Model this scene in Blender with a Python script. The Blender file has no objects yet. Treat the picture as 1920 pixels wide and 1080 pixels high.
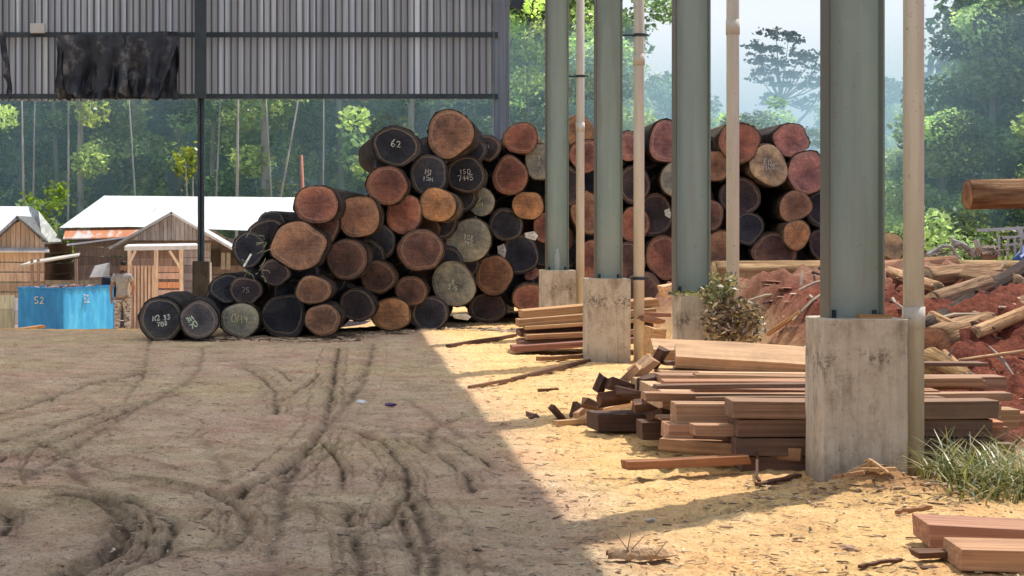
import bpy, bmesh, math, random
import numpy as np
from mathutils import Vector, Matrix, Euler
random.seed(7); RNG = np.random.default_rng(7)
PI = math.pi
S = bpy.context.scene
COL = S.collection

# ------------------------------------------------------------------ world scale
# the row of columns runs along +Y; photo pixels (1920 wide) map to metres at a chosen depth Y
FPX, PX0, PY0, CAMH = 3600.0, 650.0, 442.0, 1.545
def P(px, py, Y): return Vector(((px-PX0)*Y/FPX, Y, CAMH-(py-PY0)*Y/FPX))
def G(px, py, h=0.0):
    Y = (CAMH-h)*FPX/(py-PY0)
    return Vector(((px-PX0)*Y/FPX, Y, h))

# ------------------------------------------------------------------ noise
def vnoise(x, y, seed=0):
    xi = np.floor(x).astype(np.int64); yi = np.floor(y).astype(np.int64)
    xf = x-xi; yf = y-yi
    u = xf*xf*(3-2*xf); v = yf*yf*(3-2*yf)
    def h(a, b):
        n = (a*374761393 + b*668265263 + seed*974634777) & 0xffffffff
        n = ((n ^ (n >> 13))*1274126177) & 0xffffffff
        return ((n ^ (n >> 16)) & 0xffff)/65535.0
    return (h(xi, yi)*(1-u)+h(xi+1, yi)*u)*(1-v)+(h(xi, yi+1)*(1-u)+h(xi+1, yi+1)*u)*v
def fbm(x, y, oct=4, seed=0):
    s = 0; a = 1; t = 0
    for i in range(oct):
        s = s+a*(vnoise(x*2**i, y*2**i, seed+i*17)-.5); t += a; a *= .5
    return s/t*2
def sst(x, a, b):
    t = np.clip((x-a)/(b-a), 0, 1); return t*t*(3-2*t)

# ------------------------------------------------------------------ object helpers
def tag(o, label=None, cat=None, group=None, kind=None):
    if label: o['label'] = label
    if cat: o['category'] = cat
    if group: o['group'] = group
    if kind: o['kind'] = kind
    return o
def empty(name, loc, label=None, cat=None, group=None, rz=0):
    o = bpy.data.objects.new(name, None); COL.objects.link(o)
    o.location = loc; o.rotation_euler = (0, 0, rz); o.empty_display_size = .2
    return tag(o, label, cat, group)
def nobj(name, V, F, mat, parent=None, colors=None, smooth=False, uv=None):
    me = bpy.data.meshes.new(name)
    V = np.asarray(V, dtype=np.float32)
    if isinstance(F, np.ndarray):
        n, k = F.shape
        me.vertices.add(len(V)); me.vertices.foreach_set('co', V.ravel())
        me.loops.add(n*k); me.loops.foreach_set('vertex_index', F.ravel().astype(np.int32))
        me.polygons.add(n); me.polygons.foreach_set('loop_start', np.arange(0, n*k, k, dtype=np.int32))
        me.update(calc_edges=True)
    else:
        me.from_pydata([tuple(v) for v in V.tolist()], [], F); me.update()
    if colors is not None:
        c = np.ones((len(V), 4), dtype=np.float32); c[:, :3] = colors
        a = me.color_attributes.new('tint', 'FLOAT_COLOR', 'POINT'); a.data.foreach_set('color', c.ravel())
    if uv is not None:
        l = me.uv_layers.new(name='UVMap'); idx = np.empty(len(me.loops), dtype=np.int32)
        me.loops.foreach_get('vertex_index', idx)
        l.data.foreach_set('uv', np.asarray(uv, dtype=np.float32)[idx].ravel())
    if smooth: me.polygons.foreach_set('use_smooth', np.ones(len(me.polygons), dtype=bool))
    me.materials.append(mat)
    o = bpy.data.objects.new(name, me); COL.objects.link(o)
    if parent: o.parent = parent
    return o
class MB:
    """collects shapes for one mesh"""
    def __init__(s): s.v = []; s.f = []; s.c = []
    def _add(s, vs, fs, tint):
        b = len(s.v); s.v += [tuple(v) for v in vs]; s.f += [tuple(i+b for i in f) for f in fs]
        s.c += [tint]*len(vs)
    def box(s, x0, x1, y0, y1, z0, z1, tint=(1, 1, 1), M=None, j=0):
        vs = [Vector((x, y, z)) for x in (x0, x1) for y in (y0, y1) for z in (z0, z1)]
        if j: vs = [v+Vector([random.uniform(-j, j) for _ in range(3)]) for v in vs]
        if M: vs = [M @ v for v in vs]
        s._add(vs, [(0, 1, 3, 2), (4, 6, 7, 5), (0, 4, 5, 1), (2, 3, 7, 6), (0, 2, 6, 4), (1, 5, 7, 3)], tint); return s
    def beam(s, L, d, h, tint, j=.005):
        n = max(3, int(L/.28)); vs = []; bow = random.uniform(-1, 1)*min(.012, L*.005); sg = random.uniform(-1, 1)*min(.008, L*.004); tw = random.uniform(-.02, .02)
        for i in range(n+1):
            t = i/n; q = 4*t*(1-t); e = j*1.4 if i in (0, n) else 0
            for y, z in ((0, 0), (d, 0), (d, -h), (0, -h)):
                ex = random.uniform(-1, 1)*e*1.5
                vs.append((L*t+ex, y+bow*q+z*tw*t+random.uniform(-j, j)*.5, z+sg*q+y*tw*t*.5+random.uniform(-j, j)*.5))
        fs = [(4*i+k, 4*i+(k+1) % 4, 4*i+4+(k+1) % 4, 4*i+4+k) for i in range(n) for k in range(4)]+[(3, 2, 1, 0), (4*n, 4*n+1, 4*n+2, 4*n+3)]
        s._add(vs, fs, tint); return s
    def bar(s, a, b, w, h, tint=(1, 1, 1)):
        a = Vector(a); b = Vector(b); d = b-a; L = d.length
        q = d.to_track_quat('X', 'Z').to_matrix().to_4x4(); q.translation = a
        return s.box(0, L, -w/2, w/2, -h/2, h/2, tint, q)
    def tube(s, pts, rad, n=8, tint=(1, 1, 1), caps=True, squash=1):
        pts = [Vector(p) for p in pts]; N = len(pts)
        if not hasattr(rad, '__len__'): rad = [rad]*N
        vs = []; ref = Vector((.13, .31, .94))
        for i, p in enumerate(pts):
            d = (pts[min(i+1, N-1)]-pts[max(i-1, 0)]).normalized()
            u = d.cross(ref)
            if u.length < .1: u = d.cross(Vector((1, 0, 0)))
            u.normalize(); w = d.cross(u)
            for k in range(n):
                a = 2*PI*k/n; vs.append(p+(u*math.cos(a)+w*math.sin(a)*squash)*rad[i])
        fs = [(i*n+k, i*n+(k+1) % n, (i+1)*n+(k+1) % n, (i+1)*n+k) for i in range(N-1) for k in range(n)]
        if caps: fs += [tuple(range(n-1, -1, -1)), tuple((N-1)*n+k for k in range(n))]
        s._add(vs, fs, tint); return s
    def poly(s, pts, tint=(1, 1, 1)): s._add(pts, [tuple(range(len(pts)))], tint); return s
    def slab(s, pts, t, tint=(1, 1, 1)):
        pts = [Vector(p) for p in pts]; n = (pts[1]-pts[0]).cross(pts[2]-pts[0]).normalized()*t; k = len(pts)
        vs = pts+[p-n for p in pts]
        s._add(vs, [tuple(range(k)), tuple(range(2*k-1, k-1, -1))]+[(i, i+k, (i+1) % k+k, (i+1) % k) for i in range(k)], tint); return s
    def build(s, name, mat, parent=None, smooth=False, bevel=0):
        o = nobj(name, s.v, s.f, mat, parent, colors=np.array(s.c), smooth=smooth)
        if bevel:
            m = o.modifiers.new('bevel', 'BEVEL'); m.width = bevel; m.segments = 2
        return o

# ------------------------------------------------------------------ materials
def newmat(name):
    m = bpy.data.materials.new(name); m.use_nodes = True; nt = m.node_tree; nt.nodes.clear()
    out = nt.nodes.new('ShaderNodeOutputMaterial'); b = nt.nodes.new('ShaderNodeBsdfPrincipled')
    nt.links.new(b.outputs[0], out.inputs[0]); return m, nt, b, out
def node(nt, t, **k):
    n = nt.nodes.new(t)
    for a, v in k.items():
        if a.startswith('_'): n.inputs[int(a[1:])].default_value = v
        else: setattr(n, a, v)
    return n
def coords(nt, stretch=(1, 1, 1), kind='Object', rnd=False):
    tc = node(nt, 'ShaderNodeTexCoord'); mp = node(nt, 'ShaderNodeMapping'); mp.inputs[3].default_value = stretch
    nt.links.new(tc.outputs[kind], mp.inputs[0])
    if rnd:
        oi = node(nt, 'ShaderNodeObjectInfo'); mu = node(nt, 'ShaderNodeMath', operation='MULTIPLY', _1=37.0)
        nt.links.new(oi.outputs['Random'], mu.inputs[0]); nt.links.new(mu.outputs[0], mp.inputs[1])
    return mp.outputs[0]
def noise(nt, vec, scale, detail=5, rough=.6, dist=0):
    n = node(nt, 'ShaderNodeTexNoise'); n.inputs['Scale'].default_value = scale; n.inputs['Detail'].default_value = detail
    n.inputs['Roughness'].default_value = rough; n.inputs['Distortion'].default_value = dist
    nt.links.new(vec, n.inputs['Vector']); return n.outputs['Fac']
def ramp(nt, fac, stops):
    r = node(nt, 'ShaderNodeValToRGB'); e = r.color_ramp.elements
    while len(e) < len(stops): e.new(.5)
    for el, (p, c) in zip(e, stops):
        el.position = p; el.color = (*c, 1) if len(c) == 3 else c
    nt.links.new(fac, r.inputs[0]); return r.outputs[0]
def mixc(nt, fac, a, b, mode='MIX'):
    m = node(nt, 'ShaderNodeMix', data_type='RGBA', blend_type=mode)
    for s, v in ((0, fac), (6, a), (7, b)):
        if hasattr(v, 'is_linked'): nt.links.new(v, m.inputs[s])
        else: m.inputs[s].default_value = v if s == 0 else (*v, 1)
    return m.outputs[2]
def bump(nt, h, strength, dist, normal=None):
    b = node(nt, 'ShaderNodeBump', _0=strength, _1=dist)
    b.inputs['Strength'].default_value = strength; b.inputs['Distance'].default_value = dist
    nt.links.new(h, b.inputs['Height'])
    if normal: nt.links.new(normal, b.inputs['Normal'])
    return b.outputs[0]
def simple(name, stops, scale=5, stretch=(1, 1, 1), rough=.8, bs=.4, bd=.01, bscale=None, metal=0, rnd=False, spec=.3, detail=6, streak=0, scol=(.22, .13, .08)):
    m, nt, b, out = newmat(name)
    v = coords(nt, stretch, rnd=rnd); f = noise(nt, v, scale, detail, .65)
    c = ramp(nt, f, stops)
    at = node(nt, 'ShaderNodeVertexColor', layer_name='tint')
    c = mixc(nt, 1.0, c, at.outputs[0], 'MULTIPLY')
    if rnd:
        oi = node(nt, 'ShaderNodeObjectInfo'); mr = node(nt, 'ShaderNodeMapRange'); nt.links.new(oi.outputs['Random'], mr.inputs[0]); mr.inputs[3].default_value = .72; mr.inputs[4].default_value = 1.18
        c = mixc(nt, 1.0, c, mr.outputs[0], 'MULTIPLY')
        gr = ramp(nt, noise(nt, coords(nt, (1, 1, 1), rnd=True), 1.7, 6, .7), [(.32, (.62, .64, .68)), (.5, (1, 1, 1))]); c = mixc(nt, .7, c, gr, 'MULTIPLY')
    if streak:
        sv = coords(nt, (7, 7, .35)); sr_ = ramp(nt, noise(nt, sv, 1.3, 6, .65), [(.46, (0, 0, 0)), (.66, (1, 1, 1))])
        c = mixc(nt, mixc(nt, 1.0, sr_, (streak,)*3, 'MULTIPLY'), c, scol)
        sp2 = ramp(nt, noise(nt, coords(nt), 26, 3, .6), [(.66, (0, 0, 0)), (.70, (1, 1, 1))]); c = mixc(nt, mixc(nt, 1.0, sp2, (streak,)*3, 'MULTIPLY'), c, (.12, .08, .05))
        sz = node(nt, 'ShaderNodeSeparateXYZ'); nt.links.new(coords(nt), sz.inputs[0]); mz = node(nt, 'ShaderNodeMapRange'); nt.links.new(sz.outputs[2], mz.inputs[0]); mz.inputs[1].default_value = .9; mz.inputs[2].default_value = 1.9; mz.inputs[3].default_value = .45; mz.inputs[4].default_value = 0
        nm = node(nt, 'ShaderNodeMath', operation='MULTIPLY'); nt.links.new(mz.outputs[0], nm.inputs[0]); nt.links.new(noise(nt, coords(nt), 5, 6, .7), nm.inputs[1]); c = mixc(nt, nm.outputs[0], c, (.40, .27, .17))
    nt.links.new(c, b.inputs['Base Color']); b.inputs['Roughness'].default_value = rough; b.inputs['Metallic'].default_value = metal
    b.inputs['Specular IOR Level'].default_value = spec
    if bs:
        f2 = noise(nt, v, bscale or scale*3, 6, .7)
        nt.links.new(bump(nt, f2, bs, bd), b.inputs['Normal'])
    return m
BARK = simple('bark', [(.3, (.02, .017, .015)), (.5, (.075, .058, .045)), (.68, (.15, .12, .09)), (.8, (.22, .19, .15))], 6, (1, .25, 1), .95, .9, .05, 14, rnd=True)
PEELEDLIT = simple('peeled_and_sunlit_wood', [(.3, (.13, .07, .04)), (.46, (.36, .22, .12)), (.7, (.62, .44, .27))], 7, (1.6, .12, 1.6), .85, 1.0, .08, 6, rnd=True)  # peeled trunks, and log bodies with sunlight put into the colour
PLANK = simple('sawn_timber', [(.28, (.19, .115, .075)), (.42, (.31, .20, .13)), (.55, (.40, .265, .17)), (.74, (.55, .40, .27))], 5, (.12, 4, 9), .8, .6, .006, 7, rnd=True)
CHALK = simple('chalk_paint', [(.35, (.35, .36, .34)), (.6, (.8, .8, .76))], 30, rough=.9, bs=0)
STEEL = simple('painted_steel', [(.3, (.24, .325, .295)), (.55, (.31, .40, .365)), (.8, (.38, .455, .41))], 2.0, (1, 1, .25), .55, .1, .004, 12, streak=.22)
DARKSTEEL = simple('dark_steel', [(.3, (.025, .038, .05)), (.7, (.05, .07, .085))], 3, rough=.6, bs=.1)
PVC = simple('pipe_plastic', [(.25, (.50, .45, .34)), (.5, (.72, .69, .60)), (.75, (.80, .78, .72))], 3.5, (1, 1, .12), .5, .05, .002, 20, streak=.4, scol=(.34, .27, .18))
CLAD = simple('cladding_sheet', [(.3, (.15, .18, .235)), (.5, (.26, .30, .36)), (.7, (.42, .46, .50))], 2.2, (7, 1, .10), .5, .05, .003, 9)
TARP = simple('black_tarp', [(.3, (.006, .009, .018)), (.55, (.03, .036, .05)), (.7, (.16, .16, .17))], 3, rough=.45, bs=.5, bd=.03, bscale=4)
ROOFM = simple('roof_sheet', [(.3, (.35, .36, .36)), (.7, (.55, .56, .56))], 2, rough=.5, bs=.1)
WHITEROOF = simple('bright_zinc_roof', [(.25, (.50, .53, .55)), (.5, (.80, .82, .83)), (.75, (.95, .95, .94))], 1.6, (3, .12, .12), .45, .1, .01)
RUST = simple('rusty_sheet', [(.3, (.42, .14, .06)), (.48, (.55, .22, .10)), (.55, (.55, .5, .47)), (.75, (.7, .66, .62))], 1.8, (1.2, .4, .4), .7, .1)
OLDWOOD = simple('weathered_boards', [(.25, (.26, .24, .24)), (.5, (.46, .42, .41)), (.75, (.68, .62, .60))], 6, (3, 3, .3), .9, .4, .01)
TANWOOD = simple('pale_boards', [(.25, (.40, .30, .23)), (.5, (.66, .54, .44)), (.75, (.85, .75, .65))], 6, (3, 3, .4), .85, .3, .01)
BLUE = simple('blue_paint', [(.25, (.02, .15, .42)), (.55, (.03, .27, .66)), (.8, (.08, .42, .80))], 2.2, (1, 1, .5), .5, .2, .01)
BLUEDK = simple('blue_sheet', [(.3, (.01, .05, .2)), (.7, (.02, .10, .34))], 3, rough=.5)
SKIN = simple('skin', [(.3, (.26, .14, .09)), (.7, (.36, .20, .13))], 9, rough=.6, bs=0)
HAIR = simple('hair', [(.3, (.01, .01, .012)), (.7, (.03, .028, .03))], 40, rough=.6)
SHIRT = simple('shirt_cloth', [(.3, (.25, .245, .24)), (.7, (.42, .41, .40))], 9, (1, 1, 3), .9, .6, .02)
TROUS = simple('trouser_cloth', [(.40, (.12, .10, .11)), (.48, (.38, .35, .34)), (.58, (.50, .49, .47))], 11, (1, 1, 2.0), .9, .5, .02, detail=3)
WHITEP = simple('white_stuff', [(.3, (.55, .57, .58)), (.7, (.8, .8, .8))], 8, rough=.6)
PURPLE = simple('purple_wrap', [(.3, (.08, .04, .15)), (.7, (.16, .08, .26))], 8, rough=.5)

def make_concrete():
    m, nt, b, out = newmat('cast_concrete')
    v = coords(nt); vs = coords(nt, (9, 9, .5))
    f = noise(nt, v, 3.2, 8, .7); s = noise(nt, vs, 1.6, 5, .6)
    c = ramp(nt, f, [(.3, (.40, .34, .26)), (.5, (.55, .49, .40)), (.7, (.64, .59, .50))])
    st = ramp(nt, s, [(.38, (.55, .52, .48)), (.52, (1, 1, 1))])
    c = mixc(nt, .38, c, st, 'MULTIPLY')
    sp = noise(nt, v, 45, 2, .5); spr = ramp(nt, sp, [(.30, (.45, .42, .4)), (.36, (1, 1, 1))])
    c = mixc(nt, .6, c, spr, 'MULTIPLY')
    sz = node(nt, 'ShaderNodeSeparateXYZ'); nt.links.new(v, sz.inputs[0])
    band = ramp(nt, sz.outputs[2], [(.60, (0, 0, 0)), (.72, (1, 1, 1)), (.78, (1, 1, 1)), (.86, (0, 0, 0))])
    pit = ramp(nt, noise(nt, v, 34, 4, .7), [(.46, (1, 1, 1)), (.52, (0, 0, 0))]); big = ramp(nt, noise(nt, v, 5, 3, .6), [(.45, (0, 0, 0)), (.55, (1, 1, 1))])
    pm = mixc(nt, 1.0, mixc(nt, 1.0, band, pit, 'MULTIPLY'), big, 'MULTIPLY'); c = mixc(nt, mixc(nt, 1.0, pm, (.8, .8, .8), 'MULTIPLY'), c, (.13, .11, .09))
    grime = ramp(nt, noise(nt, coords(nt, (1, 1, .5)), 4.5, 7, .75), [(.50, (1, 1, 1)), (.68, (.42, .38, .33))]); c = mixc(nt, .8, c, grime, 'MULTIPLY')
    at = node(nt, 'ShaderNodeVertexColor', layer_name='tint'); c = mixc(nt, 1.0, c, at.outputs[0], 'MULTIPLY')
    nt.links.new(c, b.inputs['Base Color']); b.inputs['Roughness'].default_value = .92
    nt.links.new(bump(nt, noise(nt, v, 25, 8, .7), .5, .012), b.inputs['Normal'])
    return m
CONC = make_concrete()
def translucent(m, f, col=(.8, .8, .78)):
    nt = m.node_tree; out = [n for n in nt.nodes if n.type == 'OUTPUT_MATERIAL'][0]; b = [n for n in nt.nodes if n.type == 'BSDF_PRINCIPLED'][0]
    tr = node(nt, 'ShaderNodeBsdfTranslucent'); tr.inputs[0].default_value = (*col, 1); mx = node(nt, 'ShaderNodeMixShader', _0=f)
    nt.links.new(b.outputs[0], mx.inputs[1]); nt.links.new(tr.outputs[0], mx.inputs[2]); nt.links.new(mx.outputs[0], out.inputs[0])
FILLROOF = simple('fill_light_roof_sheet', [(.3, (.5, .5, .5)), (.7, (.6, .6, .6))], 2, rough=.5, bs=.1)  # unseen roof made translucent to send fill light into the shade
translucent(FILLROOF, .76, (.90, .92, .95)); translucent(CLAD, .12, (.46, .47, .50))

def make_logend():
    m, nt, b, out = newmat('sawn_log_end')
    tc = node(nt, 'ShaderNodeTexCoord'); sep = node(nt, 'ShaderNodeSeparateXYZ'); nt.links.new(tc.outputs['UV'], sep.inputs[0])
    ob = coords(nt, rnd=True)
    n1 = noise(nt, ob, 4, 4, .6)
    # rings
    ad = node(nt, 'ShaderNodeMath', operation='MULTIPLY_ADD', _1=.22); nt.links.new(n1, ad.inputs[0]); nt.links.new(sep.outputs[0], ad.inputs[2])
    si = node(nt, 'ShaderNodeMath', operation='MULTIPLY', _1=60.0); nt.links.new(ad.outputs[0], si.inputs[0])
    sn = node(nt, 'ShaderNodeMath', operation='SINE'); nt.links.new(si.outputs[0], sn.inputs[0])
    mr = node(nt, 'ShaderNodeMapRange'); nt.links.new(sn.outputs[0], mr.inputs[0]); mr.inputs[1].default_value = -1; mr.inputs[3].default_value = .92; mr.inputs[4].default_value = 1.04
    at = node(nt, 'ShaderNodeVertexColor', layer_name='tint')
    c = mixc(nt, 1.0, at.outputs[0], mr.outputs[0], 'MULTIPLY')
    blot = ramp(nt, noise(nt, ob, 2.2, 6, .7), [(.32, (.28, .28, .36)), (.48, (.9, .88, .88)), (.66, (1.9, 1.65, 1.3))])
    c = mixc(nt, .85, c, blot, 'MULTIPLY')
    saw = coords(nt, (1.5, 1, 14), rnd=True)
    sr = ramp(nt, noise(nt, saw, 2.5, 3, .6), [(.3, (.75, .75, .75)), (.7, (1.2, 1.2, 1.2))])
    c = mixc(nt, .6, c, sr, 'MULTIPLY')
    rim = ramp(nt, ad.outputs[0], [(.93, (0, 0, 0)), (.97, (1, 1, 1)), (1.06, (1, 1, 1)), (1.1, (.2, .2, .2))])
    rc = mixc(nt, .35, at.outputs[0], (.5, .36, .22))
    c = mixc(nt, rim, c, rc)
    fl = coords(nt, (1, 0, 1)); vn = node(nt, 'ShaderNodeVectorMath', operation='NORMALIZE'); nt.links.new(fl, vn.inputs[0])
    oi = node(nt, 'ShaderNodeObjectInfo'); va = node(nt, 'ShaderNodeVectorMath', operation='MULTIPLY_ADD'); va.inputs[1].default_value = (1, 1, 1); nt.links.new(vn.outputs[0], va.inputs[0])
    cx3 = node(nt, 'ShaderNodeCombineXYZ'); m17 = node(nt, 'ShaderNodeMath', operation='MULTIPLY', _1=23.0); nt.links.new(oi.outputs['Random'], m17.inputs[0]); nt.links.new(m17.outputs[0], cx3.inputs[0])
    ur = node(nt, 'ShaderNodeMath', operation='MULTIPLY', _1=.12); nt.links.new(sep.outputs[0], ur.inputs[0]); nt.links.new(ur.outputs[0], cx3.inputs[1]); nt.links.new(cx3.outputs[0], va.inputs[2])
    cr = ramp(nt, noise(nt, va.outputs[0], 4.5, 3, .6, 0), [(.475, (1, 1, 1)), (.5, (.12, .1, .1)), (.525, (1, 1, 1))])
    c = mixc(nt, .38, c, cr, 'MULTIPLY')
    hw = ramp(nt, ad.outputs[0], [(.25, (.55, .5, .5)), (.75, (1, 1, 1)), (.9, (1.15, 1.12, 1.05))]); c = mixc(nt, .55, c, hw, 'MULTIPLY')
    nt.links.new(c, b.inputs['Base Color']); b.inputs['Roughness'].default_value = .88
    nt.links.new(bump(nt, noise(nt, saw, 5, 5, .7), .5, .02), b.inputs['Normal'])
    return m
LOGEND = make_logend()

def make_ground():
    m, nt, b, out = newmat('packed_earth')
    v = coords(nt)
    at = node(nt, 'ShaderNodeVertexColor', layer_name='tint'); sp = node(nt, 'ShaderNodeSeparateColor'); nt.links.new(at.outputs[0], sp.inputs[0])
    big = noise(nt, v, .35, 5, .6); mid = noise(nt, v, 2.2, 7, .7); fine = noise(nt, v, 22, 6, .75)
    vs = coords(nt, (1, .35, 1)); chips = noise(nt, vs, 38, 3, .6)
    c = ramp(nt, mid, [(.28, (.41, .295, .205)), (.45, (.58, .45, .315)), (.6, (.70, .565, .41)), (.78, (.80, .69, .52))])
    pk = ramp(nt, big, [(.35, (1.06, .95, .98)), (.65, (1.0, 1.0, .90))])
    c = mixc(nt, 1.0, c, pk, 'MULTIPLY')
    saw = ramp(nt, mid, [(.25, (.56, .35, .155)), (.5, (.88, .58, .27)), (.75, (.95, .72, .39))])
    c = mixc(nt, sp.outputs[1], c, saw)
    ft = ramp(nt, fine, [(.25, (.55, .52, .5)), (.5, (1, 1, 1)), (.8, (1.25, 1.22, 1.15))])
    c = mixc(nt, .9, c, ft, 'MULTIPLY')
    ch = ramp(nt, chips, [(.30, (.40, .33, .30)), (.40, (1, 1, 1)), (.66, (1, 1, 1)), (.72, (1.45, 1.38, 1.25))])
    c = mixc(nt, .75, c, ch, 'MULTIPLY')
    gv = coords(nt, (1, .5, 1)); g2 = ramp(nt, noise(nt, gv, 75, 4, .8), [(.30, (.42, .38, .36)), (.46, (.95, .95, .95)), (.62, (1.1, 1.08, 1.05)), (.74, (1.5, 1.45, 1.4))]); c = mixc(nt, .8, c, g2, 'MULTIPLY')
    pat = ramp(nt, noise(nt, v, 1.1, 4, .6, .6), [(.36, (1.04, .94, .92)), (.5, (1.0, .99, .98)), (.64, (.96, .98, .90))]); c = mixc(nt, .9, c, pat, 'MULTIPLY')
    red = ramp(nt, noise(nt, v, 7, 9, .85), [(.34, (.05, .016, .014)), (.47, (.19, .055, .035)), (.6, (.33, .105, .06)), (.8, (.48, .27, .17))])
    c = mixc(nt, sp.outputs[0], c, red)
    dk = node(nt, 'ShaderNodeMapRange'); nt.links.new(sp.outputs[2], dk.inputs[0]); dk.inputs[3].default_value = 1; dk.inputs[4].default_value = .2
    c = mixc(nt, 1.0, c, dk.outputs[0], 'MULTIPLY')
    nt.links.new(c, b.inputs['Base Color']); b.inputs['Roughness'].default_value = .95; b.inputs['Specular IOR Level'].default_value = .15
    n1 = bump(nt, noise(nt, v, 9, 8, .75), .8, .05); n2 = bump(nt, fine, .9, .022, n1)
    nt.links.new(bump(nt, chips, .6, .012, n2), b.inputs['Normal'])
    return m
GROUND = make_ground()

def make_leaf(name, hue=(1, 1, 1), trans=.35):
    m, nt, b, out = newmat(name)
    at = node(nt, 'ShaderNodeVertexColor', layer_name='tint')
    c = mixc(nt, 1.0, at.outputs[0], hue, 'MULTIPLY')
    oi = node(nt, 'ShaderNodeObjectInfo'); c = mixc(nt, 1.0, c, ramp(nt, oi.outputs['Random'], [(0, (.62, .72, .80)), (.35, (.9, .95, 1.0)), (.65, (1.15, 1.1, .85)), (1, (1.35, 1.3, 1.1))]), 'MULTIPLY')
    nt.links.new(c, b.inputs['Base Color']); b.inputs['Roughness'].default_value = .42; b.inputs['Specular IOR Level'].default_value = .6
    tr = node(nt, 'ShaderNodeBsdfTranslucent'); nt.links.new(mixc(nt, 1.0, c, (1.2, 1.35, .95), 'MULTIPLY'), tr.inputs[0])
    mx = node(nt, 'ShaderNodeMixShader', _0=trans); nt.links.new(b.outputs[0], mx.inputs[1]); nt.links.new(tr.outputs[0], mx.inputs[2])
    nt.links.new(mx.outputs[0], out.inputs[0]); return m
LEAF = make_leaf('foliage', trans=.5)
GRASSM = make_leaf('grass_blades', trans=.3)
DRY = make_leaf('dry_leaves', trans=.25)
TRUNK = simple('tree_bark', [(.3, (.20, .19, .17)), (.6, (.36, .35, .32)), (.8, (.5, .49, .46))], 5, (1, 1, .2), .9, .5, .02)
SNAGM = simple('red_snag_wood', [(.3, (.34, .14, .10)), (.7, (.52, .27, .20))], 5, (1, 1, .2), .9, .5, .02)

# ------------------------------------------------------------------ ground
ruts = []   # (points in photo pixels, width m, depth m)
def rut(pts, w=.09, d=.05): 
    g = [G(x, y) for x, y in pts]; r = random.Random(len(ruts))
    ruts.append((g, max(.021, w*.34), d*.60)); ruts.append((g, w*1.1, d*.12))
    for sgn in (-1, 1):
        for k_ in range(1, 3):
            if r.random() < .72:
                off = sgn*k_*r.uniform(.055, .10); q = []
                for i in range(len(g)):
                    t = (g[min(i+1, len(g)-1)]-g[max(i-1, 0)]).normalized(); q.append(g[i]+Vector((-t.y, t.x, 0))*off*r.uniform(.85, 1.15))
                a = r.randrange(0, max(1, len(q)-2)) if len(q) > 3 and r.random() < .5 else 0
                if len(q[a:]) > 2: ruts.append((q[a:], .013, d*.20))
rut([(60, 930), (110, 932), (165, 938), (215, 957), (240, 985), (235, 1015), (200, 1045), (150, 1075), (80, 1100)], .13, .10)
rut([(150, 918), (205, 930), (262, 947), (310, 975), (332, 1008), (312, 1035), (262, 1062), (200, 1090)], .09, .055)
rut([(-120, 872), (0, 880), (120, 885), (240, 897), (300, 905), (400, 930), (452, 952), (470, 983), (455, 1012), (420, 1040)], .10, .065)
rut([(-60, 905), (40, 912), (120, 915), (200, 922)], .08, .05)
rut([(-40, 945), (10, 955), (22, 985), (0, 1015)], .12, .07)
rut([(430, 940), (480, 915), (530, 885), (575, 845), (600, 815), (615, 780), (622, 740), (628, 690), (636, 650)], .10, .05)
rut([(470, 955), (540, 925), (600, 870), (640, 820)], .07, .02)
rut([(600, 780), (640, 800), (700, 822), (745, 850), (768, 885), (765, 925), (735, 965), (700, 1000)], .09, .05)
rut([(650, 792), (750, 800), (830, 825), (890, 850), (930, 880)], .08, .035)
rut([(730, 815), (800, 845), (850, 870), (885, 905), (890, 930)], .09, .045)
rut([(600, 825), (628, 855), (645, 885), (650, 930)], .07, .04)
rut([(420, 683), (465, 692), (500, 712), (520, 740), (515, 780)], .10, .04)
rut([(440, 678), (520, 690), (545, 715)], .08, .03)
rut([(-60, 850), (60, 815), (170, 778), (265, 757), (352, 735)], .09, .03)
rut([(-60, 882), (100, 830), (210, 785), (300, 750), (350, 742)], .09, .035)
rut([(-60, 800), (60, 760), (160, 725), (290, 690)], .10, .035)
rut([(520, 760), (570, 725), (600, 700)], .08, .03)
rut([(668, 940), (652, 965), (655, 995)], .08, .05)
rut([(672, 1000), (680, 1050), (672, 1100)], .10, .05)
rut([(770, 935), (795, 980), (812, 1030), (825, 1090)], .10, .05)
rut([(750, 950), (770, 1000), (790, 1060), (795, 1100)], .08, .04)
rut([(500, 945), (580, 943), (690, 950), (720, 960)], .06, .035)
rut([(500, 1000), (620, 1003), (700, 1000), (800, 1008)], .06, .035)
rut([(280, 640), (270, 700), (230, 760)], .1, .02)
rut([(340, 965), (400, 955), (380, 975), (330, 985)], .05, .03)
rut([(380, 650), (380, 680), (350, 720), (200, 800), (40, 900)], .14, .02)
rut([(700, 640), (690, 700), (650, 760), (560, 860), (520, 960), (500, 1090)], .15, .025)
rut([(1080, 1002), (1180, 985), (1300, 968), (1400, 950), (1500, 920)], .05, .02)
rut([(880, 715), (960, 715), (1060, 690), (1110, 675)], .05, .02)

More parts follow.
